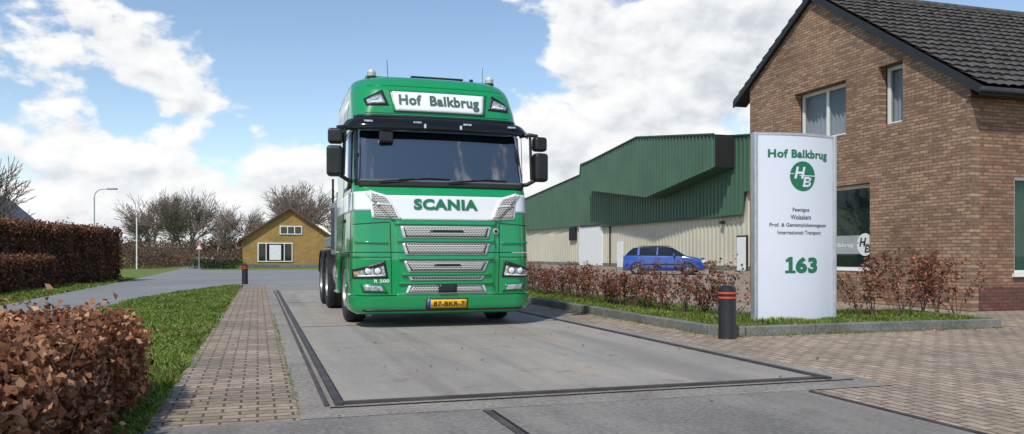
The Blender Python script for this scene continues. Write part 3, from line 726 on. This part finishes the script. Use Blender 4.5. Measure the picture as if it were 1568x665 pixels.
text('sign_title','Hof Balkbrug',.96,.15,M['signg'],S,sm,.04,0,2.375)
for s_,zz,w in (('Feenigos',1.615,.27),('Wolaskers',1.52,.33),('Prof. & Gemamplokenoogsoon',1.405,.92),('Internationait Transport',1.30,.70)):
    text('sign_line',s_,w,.068,M['signd'],S,sm,.018,0,zz)
text('house_number','63',.37,.225,M['signg'],S,sm,.055,.095,.86)
mk('house_number_one',[sm(a,b) for a,b in [(-.245,.748),(-.09,.748),(-.09,.785),(-.135,.785),(-.135,.972),(-.185,.972),(-.235,.935),(-.235,.895),(-.195,.915),(-.195,.785),(-.245,.785)]],[tuple(range(11))],M['signg'],S)
def logo(parent,mapf,cx,cz,R,fg,bg,h_dir=1):
    n=24; vs=[];fs=[]
    for i in range(n+1):
        x=R*math.cos(math.pi*(1-i/n)); h=math.sqrt(max(0,R*R-x*x))
        vs+=[mapf(cx+x,cz-h,0),mapf(cx+x,cz+h,0)]
    for i in range(n): fs.append((2*i,2*i+2,2*i+3,2*i+1))
    mk('logo_disc',vs,fs,fg,parent)
    def q(x0,x1,z0,z1,sk=.22,m=None):
        P=[(x0+sk*z0,z0),(x1+sk*z0,z0),(x1+sk*z1,z1),(x0+sk*z1,z1)]; vv=[];ff=[];k=5
        for i in range(k+1):
            t=i/k
            for a,b in ((P[0],P[1]),(P[3],P[2])): vv.append(mapf(cx+(a[0]+(b[0]-a[0])*t)*R,cz+(a[1]+(b[1]-a[1])*t)*R,1))
        for i in range(k): ff.append((2*i,2*i+2,2*i+3,2*i+1))
        mk('logo_mark',vv,ff,m or bg,parent)
    q(-.66,-.48,-.18,.62); q(-.14,.04,-.18,.62); q(-.48,-.14,.14,.30)
    q(-1.0,-.70,.12,.17,0); q(-.30,1.0,.0,.06,0)
    q(.10,.28,-.72,-.04)
    q(.28,.58,-.72,-.58); q(.28,.55,-.44,-.32); q(.28,.52,-.18,-.04)
    q(.56,.72,-.66,-.42); q(.52,.68,-.34,-.10)
logo(S,lambda a,b,k:(a,sf(a)-.005-.004*k,b),.03,2.085,.205,M['signg'],M['signw'])

# ------------------------------------------------------------------ bollards
def bollard(x,y,h,r):
    B=group('bollard',(x,y,0))
    lathe('post',[(0,h),(r*.7,h),(r*.95,h-.02),(r,h-.06),(r,h-.14),(r*.985,h-.15),(r,h-.16),(r,.02),(r*1.06,.0)],M['black'],B,(0,0,0),'Z',28)
    for dz in (0,.055): lathe('red_band',[(r+.001,h-.10-dz),(r+.004,h-.097-dz),(r+.004,h-.078-dz),(r+.001,h-.075-dz)],M['red'],B,(0,0,0),'Z',28)
bollard(5.40,8.62,.63,.105); bollard(-.42,29.5,.68,.10)

# ------------------------------------------------------------------ BRICK HOUSE
H=group('brick_house')
XW=12.27; Y0=11.4;Y1=18.2;YA=15.7;ZA=6.83
def rz(y): return ZA-.655*(YA-y) if y<YA else ZA-.62*(y-YA)
def wall_cols(name,us,topf,holes,mapf,mat,z0=0.0):
    vs=[];fs=[]
    for a,b in zip(us[:-1],us[1:]):
        hs=sorted([(h[2],h[3]) for h in holes if h[0]<=a+1e-6 and h[1]>=b-1e-6]); cur=z0
        spans=[]
        for h0,h1 in hs: spans.append((cur,cur,h0,h0)); cur=h1
        spans.append((cur,cur,topf(a),topf(b)))
        for (p,q,r,s_) in spans:
            n=len(vs); vs+=[mapf(a,p),mapf(b,q),mapf(b,s_),mapf(a,r)]; fs.append((n,n+1,n+2,n+3))
    o=mk(name,vs,fs,mat,H); return o
holes=[(14.62,16.39,3.6,4.77),(13.0,13.66,3.62,4.82),(13.9,17.0,.66,2.5)]
us=sorted({Y0,Y1,YA,14.62,16.39,13.0,13.66,13.9,17.0})
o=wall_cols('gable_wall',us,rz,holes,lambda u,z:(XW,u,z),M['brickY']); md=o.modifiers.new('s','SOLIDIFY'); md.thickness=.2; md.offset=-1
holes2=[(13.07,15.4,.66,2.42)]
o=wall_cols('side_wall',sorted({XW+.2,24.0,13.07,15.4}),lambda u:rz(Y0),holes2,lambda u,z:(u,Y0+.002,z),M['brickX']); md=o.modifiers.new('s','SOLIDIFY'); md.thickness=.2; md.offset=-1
mk('corner_face',[(XW,Y0,0),(XW+.21,Y0,0),(XW+.21,Y0,rz(Y0)),(XW,Y0,rz(Y0))],[(0,1,2,3)],M['brickX'],H)
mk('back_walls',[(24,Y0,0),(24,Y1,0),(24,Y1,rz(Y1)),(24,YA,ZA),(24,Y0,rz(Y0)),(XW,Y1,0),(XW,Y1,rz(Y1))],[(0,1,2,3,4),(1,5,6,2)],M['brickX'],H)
mk('inner_floor',[(XW+.2,Y0+.2,2.9),(24,Y0+.2,2.9),(24,Y1,2.9),(XW+.2,Y1,2.9)],[(0,1,2,3)],M['interior'],H)
mk('inner_wall',[(XW+2.6,Y0+.2,0),(XW+2.6,Y1,0),(XW+2.6,Y1,5),(XW+2.6,Y0+.2,4)],[(0,1,2,3)],M['interior'],H)
box('plinth_gable',(XW-.004,(Y0+Y1)/2,.21),(.02,Y1-Y0+.02,.42),M['plinY'],H)
box('plinth_side',(18.1,Y0-.004,.21),(11.7,.02,.42),M['plinX'],H)
def window(axis,u0,u1,z0,z1,mull=(),curt=True,depth=.06,glass='glass',sill=True,fw=.06):
    def bx(name,ua,ub,za,zb,d0,d1,mat,bev=0):
        uc=(ua+ub)/2;zc=(za+zb)/2;dc=(d0+d1)/2
        if axis=='Y': return box(name,(XW+dc,uc,zc),(d1-d0,ub-ua,zb-za),mat,H,bev)
        return box(name,(uc,Y0+dc,zc),(ub-ua,d1-d0,zb-za),mat,H,bev)
    d=depth
    bx('window_frame',u0,u0+fw,z0,z1,d,d+.08,M['frame']); bx('window_frame',u1-fw,u1,z0,z1,d,d+.08,M['frame'])
    bx('window_frame',u0+fw,u1-fw,z0,z0+fw,d,d+.08,M['frame']); bx('window_frame',u0+fw,u1-fw,z1-fw,z1,d,d+.08,M['frame'])
    for m in mull: bx('mullion',m-fw/2,m+fw/2,z0+fw,z1-fw,d+.002,d+.078,M['frame'])
    bx('window_glass',u0+fw,u1-fw,z0+fw,z1-fw,d+.03,d+.036,M[glass])
    if sill: bx('window_sill',u0-.05,u1+.05,z0-.06,z0-.002,-.06,d+.03,M['doorw'],.006)
    if curt:
        n=int((u1-u0)/.015); vs=[];fs=[]
        for i in range(n+1):
            u=u0+(u1-u0)*i/n; dd=d+.13+.028*math.sin(i*.75)+.012*math.sin(i*.21)
            for z in (z0+.02,z1-.02): vs.append((XW+dd,u,z) if axis=='Y' else (u,Y0+dd,z))
        for i in range(n): fs.append((2*i,2*i+2,2*i+3,2*i+1))
        mk('curtain',vs,fs,M['curtain'],H,True)
window('Y',14.62,16.39,3.6,4.77,(15.5,),depth=.03,fw=.075); window('Y',13.0,13.66,3.62,4.82,depth=.03,fw=.075)
window('Y',13.9,17.0,.66,2.5,(15.6,),False,.05,'glassd',fw=.075)
window('X',13.07,15.4,.66,2.42,(14.2,),True,.05,'glassd')
mk('frosted_band',[(XW+.07,13.97,1.02),(XW+.07,15.57,1.02),(XW+.07,15.57,1.42),(XW+.07,13.97,1.42)],[(0,1,2,3)],plain('frosted_film',(.35,.38,.37),.5),H)
logo(H,lambda a,b,k:(XW+.065-.003*k,-a,b),-14.35,1.22,.24,M['doorw'],M['blackm'])
text('band_text','Balkbrug',.7,.12,M['doorw'],H,lambda a,b:(XW+.064,-a,b),.02,-15.05,1.2)
text('band_text_lower','www',.3,.06,M['doorw'],H,lambda a,b:(XW+.064,-a,b),.01,-14.2,.82)
box('office_desk',(XW+1.3,15.0,.72),(.7,1.8,.06),M['doorw'],H,.01)
box('office_cabinet',(XW+2.3,14.3,1.0),(.4,1.2,2.0),M['curtain'],H,.01)
box('plant_pot',(XW+.45,14.3,.8),(.2,.2,.22),M['doorw'],H,.02)
fast('window_plant',leaves_np(np.array([XW+.45,14.3,1.15])+rng.normal(0,.16,(160,3)),.12),4,M['evergreen'],H)
box('awning_box',(XW-.09,15.25,2.58),(.17,3.1,.13),M['frame'],H,.03)
box('awning_arm',(XW-.04,13.82,2.3),(.05,.04,.55),M['frame'],H,.01)
box('awning_end',(XW-.10,13.69,2.6),(.2,.03,.17),M['postgrey'],H,.01)
tube('conduit_pipe',[(XW-.03,11.72,.05),(XW-.03,11.72,2.45)],.022,M['postgrey'],H)
box('conduit_cap',(XW-.05,11.72,2.5),(.09,.08,.09),M['postgrey'],H,.01)
def roof(name,ye,ze,yr,zr,x0,x1,mat):
    L=math.hypot(yr-ye,zr-ze); nc=int(L/.30); cx=.05; nX=int((x1-x0)/cx); vs=[];fs=[]
    ny,nz=-(zr-ze)/L*(1 if yr>ye else -1),abs(yr-ye)/L
    jit={}
    for c in range(nc):
        for e,(t,hh) in enumerate(((c/nc,.045),((c+1)/nc+.004,.005))):
            for i in range(nX+1):
                x=x0+cx*i; w=.034*abs(math.sin(math.pi*x/.22))**.7; ti=(c,int(x/.22)); j=jit.setdefault(ti,random.uniform(-.005,.006)); h=hh+w+j
                vs.append((x,ye+(yr-ye)*t+ny*h,ze+(zr-ze)*t+nz*h))
    k=nX+1
    for c in range(nc):
        b=2*c*k
        for i in range(nX): fs.append((b+i,b+i+1,b+k+i+1,b+k+i))
        if c<nc-1:
            for i in range(nX): fs.append((b+k+i,b+k+i+1,b+2*k+i+1,b+2*k+i))
    o=mk(name,vs,fs,mat,H,True,30)
    base=[(x0,ye,ze-.0),(x1,ye,ze),(x1,yr,zr),(x0,yr,zr)]
    mk(name+'_deck',base,[(0,1,2,3)],M['barge'],H)
    return o
ye=Y0-.32; ze=rz(Y0)-.32*.655+.12
roof('roof_front',ye,ze,YA,ZA+.12,XW-.28,24.3,M['tile'])
yl=Y1+.62; zl2=rz(Y1)-.62*.62+.12
roof('roof_back',yl,zl2,YA,ZA+.12,XW-.28,24.3,M['tile'])
tube('ridge_tiles',[(XW-.3,YA,ZA+.15),(24.3,YA,ZA+.15)],.10,M['tile'],H)
def slab(name,y0,z0,y1,z1,x0,x1,th,mat):
    vs=[(x,y,z+dz) for x in(x0,x1) for (y,z) in((y0,z0),(y1,z1)) for dz in(0,-th)]
    mk(name,vs,[(0,1,3,2),(4,6,7,5),(0,2,6,4),(1,5,7,3),(0,4,5,1),(2,3,7,6)],mat,H)
slab('barge_board',ye,ze+.02,YA,ZA+.14,XW-.31,XW-.27,.16,M['barge'])
slab('barge_board_back',yl,zl2+.02,YA,ZA+.14,XW-.31,XW-.27,.16,M['barge'])
slab('soffit',ye,ze-.08,YA,ZA+.04,XW-.27,XW+.1,.03,M['barge'])
slab('soffit_back',yl,zl2-.08,YA,ZA+.04,XW-.27,XW+.1,.03,M['barge'])
mk('eave_soffit',[(XW-.25,ye,ze-.13),(24,ye,ze-.13),(24,Y0+.05,ze-.13),(XW-.25,Y0+.05,ze-.13)],[(0,1,2,3)],M['barge'],H)
box('gutter',(18.1,ye-.05,ze-.06),(12.4,.11,.09),M['chassis'],H,.03)
box('fascia',(18.1,ye+.02,ze-.07),(12.3,.03,.14),M['barge'],H)

# ------------------------------------------------------------------ INDUSTRIAL HALL
I=group('industrial_hall')
def clad(name,x,ya,yb,topf,botf,mat,pitch=.36,dep=.06):
    ys=[];n=int(abs(yb-ya)/pitch); vs=[];fs=[]
    for i in range(n):
        y=ya+(yb-ya)*i/n; p=(yb-ya)/n
        for (t,o) in ((0,0),(.45,0),(.55,-dep),(.95,-dep)): ys.append((y+p*t,o))
    ys.append((yb,0))
    for (y,o) in ys: vs+=[(x+o,y,botf(y)),(x+o,y,topf(y))]
    for i in range(len(ys)-1): fs.append((2*i,2*i+2,2*i+3,2*i+1))
    return mk(name,vs,fs,mat,I)
ip=lambda xs,zs:(lambda y:float(np.interp(y,xs,zs)))
XF=28.7
top=ip([34,43,58.9,70.4,70.6,86.3,110],[8.1,8.3,10.0,9.4,8.46,7.33,5.6])
bot=ip([34,43.8,43.9,66,66.1,110],[4.9,4.9,3.5,3.5,3.7,3.7])
clad('upper_cladding',XF,34,110,top,bot,M['cladg'],.45,.09)
clad('lower_cladding',XF+.25,34,110,ip([0,200],[5,5]),ip([0,200],[0,0]),M['cladc'],.5,.07)
t2=ip([44.8,55.7,66.4],[8.52,9.83,8.88]); b2=ip([44.8,45.2,54.2,66.4],[6.5,6.4,5.21,6.71])
clad('projecting_gable',27.2,44.8,66.4,t2,b2,M['cladg'],.45,.09)
mk('gable_return',[(27.2,44.8,6.5),(28.7,44.8,6.5),(28.7,44.8,8.52),(27.2,44.8,8.52)],[(0,1,2,3)],M['blackm'],I)  # end face painted flat black to give the dark recess
def strip(name,fn,mat):
    pts=[44.8,45.2,54.2,55.7,66.4]; vs=[];fs=[]
    for y in pts: vs+=[(27.15,y,fn(y)),(28.75,y,fn(y))]
    for i in range(len(pts)-1): fs.append((2*i,2*i+1,2*i+3,2*i+2))
    mk(name,vs,fs,mat,I)
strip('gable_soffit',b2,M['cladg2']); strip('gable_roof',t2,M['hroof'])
for fn,xx,a,b in ((t2,27.1,44.8,66.4),(top,XF-.1,34,110)):
    ys=sorted({a,b}|{y for y in (43,55.7,58.9,70.4,70.6,86.3) if a<y<b})
    if fn is t2: ys=[44.8,55.7,66.4]
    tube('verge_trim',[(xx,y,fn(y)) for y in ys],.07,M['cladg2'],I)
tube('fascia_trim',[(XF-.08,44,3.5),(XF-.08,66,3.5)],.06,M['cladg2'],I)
mk('hall_roof',[(XF,34,8.1),(XF,43,8.3),(XF,58.9,10),(XF,70.5,8.5),(XF,110,5.6),(70,34,8.1),(70,43,8.3),(70,58.9,10),(70,70.5,8.5),(70,110,5.6)],[(0,1,6,5),(1,2,7,6),(2,3,8,7),(3,4,9,8)],M['hroof'],I)
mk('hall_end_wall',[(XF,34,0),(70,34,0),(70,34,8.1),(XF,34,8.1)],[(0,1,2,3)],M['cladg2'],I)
box('white_door',(XF+.08,44.3,1.05),(.12,.95,2.1),M['doorw'],I,.01)
box('door_frame',(XF+.12,44.3,1.09),(.10,1.15,2.25),M['barge'],I)
box('door_handle',(XF-.0,44.65,1.05),(.06,.12,.04),M['black'],I)
box('sliding_door',(XF+.1,68.5,1.85),(.14,5.2,3.6),M['doorw'],I)
box('door_rail',(XF+.02,66,3.62),(.12,9.5,.12),M['chassis'],I)
box('small_door',(XF+.12,62.2,1.05),(.12,1.0,2.1),M['doorw'],I)
box('dark_opening',(XF+.05,72.8,3.0),(.2,1.5,1.2),M['blackm'],I)
box('wall_lamp',(XF-.02,46.4,3.1),(.2,.3,.2),M['black'],I)
for yy in (41.9,64.3): box('downpipe',(XF+.12,yy,1.75),(.12,.12,3.5),M['chassis'],I)
box('concrete_base',(XF+.16,72,.15),(.08,76,.3),M['kerb'],I)
for yy in (47.5,52.8): bollard(27.9,yy,.8,.12)

# ------------------------------------------------------------------ PARKED CAR
hd=math.atan2(-.2974,.9548)-math.radians(20)
C=group('parked_car',(19.9,37.6,0),hd)
st=[(-2.04,.36,.62,.66,.60,.45),(-2.0,.25,.80,.84,.72,.60),(-1.93,.22,.95,1.0,.78,.66),(-1.82,.20,.97,1.12,.81,.62),(-1.55,.2,.97,1.36,.82,.58),(-1.2,.2,.96,1.41,.83,.57),(-.5,.2,.95,1.43,.83,.57),(.1,.2,.94,1.42,.83,.57),(.38,.2,.94,1.37,.83,.57),(1.0,.2,.93,1.0,.83,.66),(1.1,.2,.92,.955,.83,.70),(1.6,.2,.84,.875,.81,.66),(1.92,.22,.72,.76,.76,.60),(2.04,.25,.58,.62,.68,.52),(2.07,.36,.48,.5,.6,.4)]
vs=[]
for (x,zb,zbelt,zt,w,wr) in st:
    half=[(w*.9,zb),(w,zb+.12),(w,min(.55,zbelt-.1)),(w*.985,zbelt-.05),(w*.95,zbelt),(wr,zt-.035),(wr*.6,zt-.005)]
    ring=[(0,zb)]+half+[(0,zt)]+[(-a,b) for a,b in half[::-1]]
    vs+=[(x,a,b) for a,b in ring]
k=16;fs=[];mi=[]
for i in range(len(st)-1):
    for j in range(k):
        j2=(j+1)%k; fs.append((i*k+j,(i+1)*k+j,(i+1)*k+j2,i*k+j2))
        m=0; xa=st[i][0]
        if j in(5,10) and -1.55<=xa<=.38: m=1
        if j in(6,7,8,9) and abs(xa-.38)<.01: m=1
        if j in(6,7,8,9,5,10) and abs(xa+1.82)<.01: m=1
        mi.append(m)
fs.append(tuple(range(k))); fs.append(tuple(range(len(st)*k-1,(len(st)-1)*k-1,-1))); mi+=[0,0]
mk('body',vs,fs,[M['carblue'],M['cardark']],C,True,28,mi)
for s in(-1,1):
    for xx in(-1.27,1.28):
        w_=group('wheel_unit',(xx,s*.76,0),math.pi/2); w_.parent=C
        wheel(0,0,s*1,True,w_,.30,.18,.2)
        lathe('arch',[(.30,-.01),(.345,-.01),(.345,.012),(.30,.012)],M['blackm'],C,(xx,s*.825,.31),'Y',28)
    box('b_pillar',(-.25,s*.70,1.18),(.07,.03,.46),M['carblue'],C,0,(s*.5,0,0))
    box('c_pillar',(-1.2,s*.70,1.18),(.12,.03,.46),M['carblue'],C,0,(s*.5,0,0))
    box('headlamp',(1.97,s*.56,.66),(.14,.28,.13),M['lamp'],C,.03,(0,0,-s*.35))
    box('tail_lamp',(-1.96,s*.66,.86),(.1,.12,.24),M['red'],C,.02)
    box('door_mirror',(.62,s*.92,1.0),(.12,.16,.12),M['carblue'],C,.03)
    box('side_strip',(0,s*.835,.52),(1.9,.015,.06),M['black'],C)
    box('door_line',(.62,s*.832,.62),(.012,.01,.6),M['blackm'],C); box('door_line',(-.3,s*.832,.62),(.012,.01,.6),M['blackm'],C)
    box('door_handle',(-.15,s*.835,.80),(.12,.02,.025),M['black'],C)
box('grille',(2.05,0,.60),(.04,.6,.08),M['black'],C,.01); box('lower_intake',(2.06,0,.34),(.05,1.0,.1),M['black'],C,.01)
box('front_plate',(2.09,0,.46),(.01,.5,.11),M['plate'],C); box('roof_rail',(-.5,.5,1.45),(1.5,.03,.03),M['black'],C); box('roof_rail',(-.5,-.5,1.45),(1.5,.03,.03),M['black'],C)

# ------------------------------------------------------------------ OCHRE HOUSE
O=group('ochre_house',(2.44,68.4,0))
hw=3.6;he=2.25;ha=4.7
mk('walls',[(-hw,0,0),(hw,0,0),(hw,0,he),(0,0,ha),(-hw,0,he),(-hw,9,0),(hw,9,0),(hw,9,he),(0,9,ha),(-hw,9,he)],[(0,1,2,3,4),(0,4,9,5),(1,6,7,2),(5,9,8,7,6)],M['ochre'],O)
for s in(-1,1):
    vs=[(s*(hw+.35),y,he-.24+dz) for y in(-.35,9.3) for dz in(0,.15)]+[(0,y,ha+dz) for y in(-.35,9.3) for dz in(0,.15)]
    mk('roof_slope',vs,[(0,1,5,4),(2,6,7,3),(1,3,7,5),(0,4,6,2),(0,2,3,1)],M['tiler'],O)
def ow(x0,x1,z0,z1,ms):
    box('window_frame',((x0+x1)/2,-.03,(z0+z1)/2),(x1-x0,.1,z1-z0),M['frame'],O)
    e=[x0+.08]+[v for m in ms for v in (m-.04,m+.04)]+[x1-.08]
    for i in range(0,len(e),2): box('pane',((e[i]+e[i+1])/2,-.085,(z0+z1)/2),(e[i+1]-e[i],.02,z1-z0-.16),M['cardark'],O)
ow(-2.45,.25,.45,1.98,(-1.8,-.4)); ow(-.75,1.0,2.65,3.35,(-.15,.4))
box('curtain',(-1.1,-.10,1.2),(.9,.01,1.2),M['curtain'],O)
box('plinth',(0,-.02,.12),(7.2,.06,.24),M['kerb'],O)
x,y=cam2w(62,-40.6); L=group('hipped_roof_house',(x,y,0),.2)
box('walls',(0,0,1.3),(9,7,2.6),M['brickX'],L)
mk('roof',[(-5,-4,2.6),(5,-4,2.6),(5,4,2.6),(-5,4,2.6),(-2,0,5.4),(2,0,5.4)],[(0,1,5,4),(1,2,5),(2,3,4,5),(3,0,4)],M['tileb'],L)
for xx in(-2.5,0,2.5): box('window',(xx,-3.52,1.4),(1.2,.06,1.1),M['frame'],L); box('pane',(xx,-3.56,1.4),(1.0,.03,.9),M['cardark'],L)
x,y=cam2w(150,-84); L2=group('farm_house',(x,y,0),.1)
box('walls',(0,0,1.4),(12,8,2.8),M['brickX'],L2)
mk('roof',[(-6.4,-4.4,2.7),(6.4,-4.4,2.7),(6.4,4.4,2.7),(-6.4,4.4,2.7),(-6.4,0,6.3),(6.4,0,6.3)],[(0,1,5,4),(2,3,4,5),(1,2,5),(3,0,4)],M['tiler'],L2)

# ------------------------------------------------------------------ lamps, traffic sign
x,y=cam2w(60,-30.7); P=group('street_lamp',(x,y,0))
lathe('pole',[(.09,0),(.085,1.2),(.06,1.25),(.045,5.2)],M['postgrey'],P,(0,0,0),'Z',14)
pts=[(0,0,5.2)]+[(.55*(1-math.cos(a))+0,-.17*(1-math.cos(a)),5.2+.62*math.sin(a)) for a in np.linspace(.1,math.pi/2,8)]+[(.95,-.3,5.84)]
tube('arm',pts,.035,M['postgrey'],P); box('lamp_head',(1.25,-.39,5.85),(.75,.22,.12),M['grey'],P,.04,(0,0,-.3))
x,y=cam2w(57,-26.2); P=group('lamp_post',(x,y,0))
lathe('pole',[(.05,0),(.045,3.6),(0,3.65)],M['frame'],P,(0,0,0),'Z',12); box('lamp_head',(.12,0,3.7),(.4,.16,.1),M['grey'],P,.03)
x,y=cam2w(57,-21.85); P=group('traffic_sign',(x,y,0))
lathe('pole',[(.03,0),(.03,1.75),(0,1.75)],M['postgrey'],P,(0,0,0),'Z',10)
mk('triangle',[(-.26,-.04,1.36),(.26,-.04,1.36),(0,-.04,1.80)],[(0,1,2)],M['red'],P)
mk('triangle_face',[(-.17,-.045,1.41),(.17,-.045,1.41),(0,-.045,1.70)],[(0,1,2)],M['frame'],P)
for (d,l) in ((75,-27.5),(88,-33)):
    x,y=cam2w(d,l); P=group('marker_post',(x,y,0)); box('post',(0,0,.45),(.12,.08,.9),M['frame'],P,.02); box('reflector',(0,-.045,.78),(.09,.01,.14),M['red'],P)
# ------------------------------------------------------------------ WORLD
w=bpy.data.worlds.new('World'); scene.world=w; w.use_nodes=True
t=NT(w); bg=t.n['Background']; out=t.n['World Output']
SUN=Vector((-.50,-.60,.90)).normalized(); el=math.asin(SUN.z); az=math.atan2(SUN.x,SUN.y)
sky=t.node('ShaderNodeTexSky'); sky.sky_type='NISHITA'; sky.sun_disc=False; sky.sun_elevation=el; sky.sun_rotation=az
sky.air_density=1.0; sky.dust_density=.1; sky.ozone_density=1.2
t.link(sky.outputs[0],bg.inputs[0]); bg.inputs[1].default_value=.15
tc=t.node('ShaderNodeTexCoord'); nn=t.node('ShaderNodeVectorMath',operation='NORMALIZE'); t.link(tc.outputs['Generated'],nn.inputs[0]); v=nn.outputs[0]
sx=t.xyz(v)
def coords(dx,dy,dz):
    return t.comb(t.math('ADD',sx[0],dx),t.math('ADD',sx[1],dy),t.math('MULTIPLY',t.math('ADD',sx[2],dz),1.6))
def vor(vec,sc):
    nd=t.node('ShaderNodeTexVoronoi'); nd.feature='F1'; nd.inputs['Scale'].default_value=sc
    t.link(vec,nd.inputs['Vector']); return nd.outputs['Distance']
nz=t.node('ShaderNodeTexNoise'); nz.inputs['Scale'].default_value=16; nz.inputs['Detail'].default_value=3; t.link(coords(0,0,0),nz.inputs['Vector'])
offn=t.node('ShaderNodeVectorMath',operation='SCALE'); offn.inputs['Scale'].default_value=.06; t.link(nz.outputs['Color'],offn.inputs[0])
def dens(vec):
    ad=t.node('ShaderNodeVectorMath',operation='ADD'); t.link(vec,ad.inputs[0]); t.link(offn.outputs[0],ad.inputs[1]); vv=ad.outputs[0]
    a=t.math('MULTIPLY',t.noise(vec,6.5,6,.62),.75)
    a=t.math('ADD',a,t.math('MULTIPLY',t.math('SUBTRACT',.45,vor(vv,15)),.15))
    a=t.math('ADD',a,t.math('MULTIPLY',t.math('SUBTRACT',.45,vor(vv,36)),.08))
    return a
n1=dens(coords(0,0,0)); n2=dens(coords(-.010,-.004,.020))
def bump(azd,eld,rad,wt):
    a=math.radians(azd);e=math.radians(eld); c=(math.sin(a)*math.cos(e),math.cos(a)*math.cos(e),math.sin(e))
    d=t.node('ShaderNodeVectorMath',operation='DOT_PRODUCT'); t.link(v,d.inputs[0]); d.inputs[1].default_value=c
    kk=2/math.radians(rad)**2
    return t.math('MULTIPLY',t.math('EXPONENT',t.math('MULTIPLY',t.math('SUBTRACT',d.outputs['Value'],1.0),kk)),wt)
tot=None
for b in [(-7.5,12.6,3.6,.18),(-13.2,14,4.0,.15),(-4.0,10.3,2.6,.15),(-.5,9.2,1.8,.10),(-11.5,7.8,3.2,.11),(4.0,5.6,3.8,.17),(22.6,15,4.5,.18),(31,15,6.0,.20),(27.5,9.5,6,.17),(20.5,5,5,.15),(38,13,7,.18),(12.0,12.0,2.4,.10),(-3,3.2,4,.13),(-12,2.5,5,.08),(-5.5,6.6,1.4,.09),
          (3.5,14.5,5,-.18),(10,16.8,5,-.18),(-2,7.4,2.0,-.10),(15.0,10.5,2.0,-.06),(8,9.8,2.5,-.08),(-5.0,17,3.0,-.08),(-9.5,9.3,1.6,-.07),(162,44,13,.10),(178,36,6,.08),(190,30,14,.08),(215,60,12,.1)]:  # unseen clouds behind the camera are added for the windscreen to reflect
    q=bump(*b); tot=q if tot is None else t.math('ADD',tot,q)
low=t.math('MULTIPLY',t.math('EXPONENT',t.math('MULTIPLY',t.math('ABSOLUTE',sx[2]),-15.0)),.13)
tot=t.math('ADD',t.math('ADD',tot,low),n1)
mr=t.node('ShaderNodeMapRange',interpolation_type='SMOOTHSTEP'); t.link(tot,mr.inputs[0]); mr.inputs[1].default_value=.435; mr.inputs[2].default_value=.525
alpha=mr.outputs[0]
core=t.node('ShaderNodeMapRange'); t.link(tot,core.inputs[0]); core.inputs[1].default_value=.52; core.inputs[2].default_value=.80
sh=t.math('ADD',t.math('MULTIPLY',t.math('SUBTRACT',n1,n2),2.8),.76)
sh=t.math('SUBTRACT',sh,t.math('MULTIPLY',core.outputs[0],.24),clamp=True)
ccol=t.ramp(sh,[(0,(.48,.53,.60)),(.35,(.66,.70,.75)),(.65,(.88,.90,.92)),(.9,(1,1,1))])
bg2=t.node('ShaderNodeBackground'); t.link(ccol,bg2.inputs[0]); bg2.inputs[1].default_value=1.0
ms=t.node('ShaderNodeMixShader'); t.link(alpha,ms.inputs[0]); t.link(bg.outputs[0],ms.inputs[1]); t.link(bg2.outputs[0],ms.inputs[2]); t.link(ms.outputs[0],out.inputs[0])
try:
    w.cycles.sampling_method='MANUAL'; w.cycles.sample_map_resolution=512
except Exception: pass
# sun
sl=bpy.data.lights.new('sun','SUN'); sl.energy=3.6; sl.angle=math.radians(2.0); sl.color=(1,.95,.87)
so=bpy.data.objects.new('sun',sl); COL.objects.link(so); so.rotation_euler=SUN.to_track_quat('Z','Y').to_euler()
# camera
cd=bpy.data.cameras.new('camera'); cam=bpy.data.objects.new('camera',cd); COL.objects.link(cam); scene.camera=cam
cam.location=(0,0,1.0); cam.rotation_euler=(math.radians(90),0,-math.radians(17.3)); cd.lens=28.7; cd.sensor_width=36; cd.shift_y=.037; cd.clip_end=3000; cd.clip_start=.05
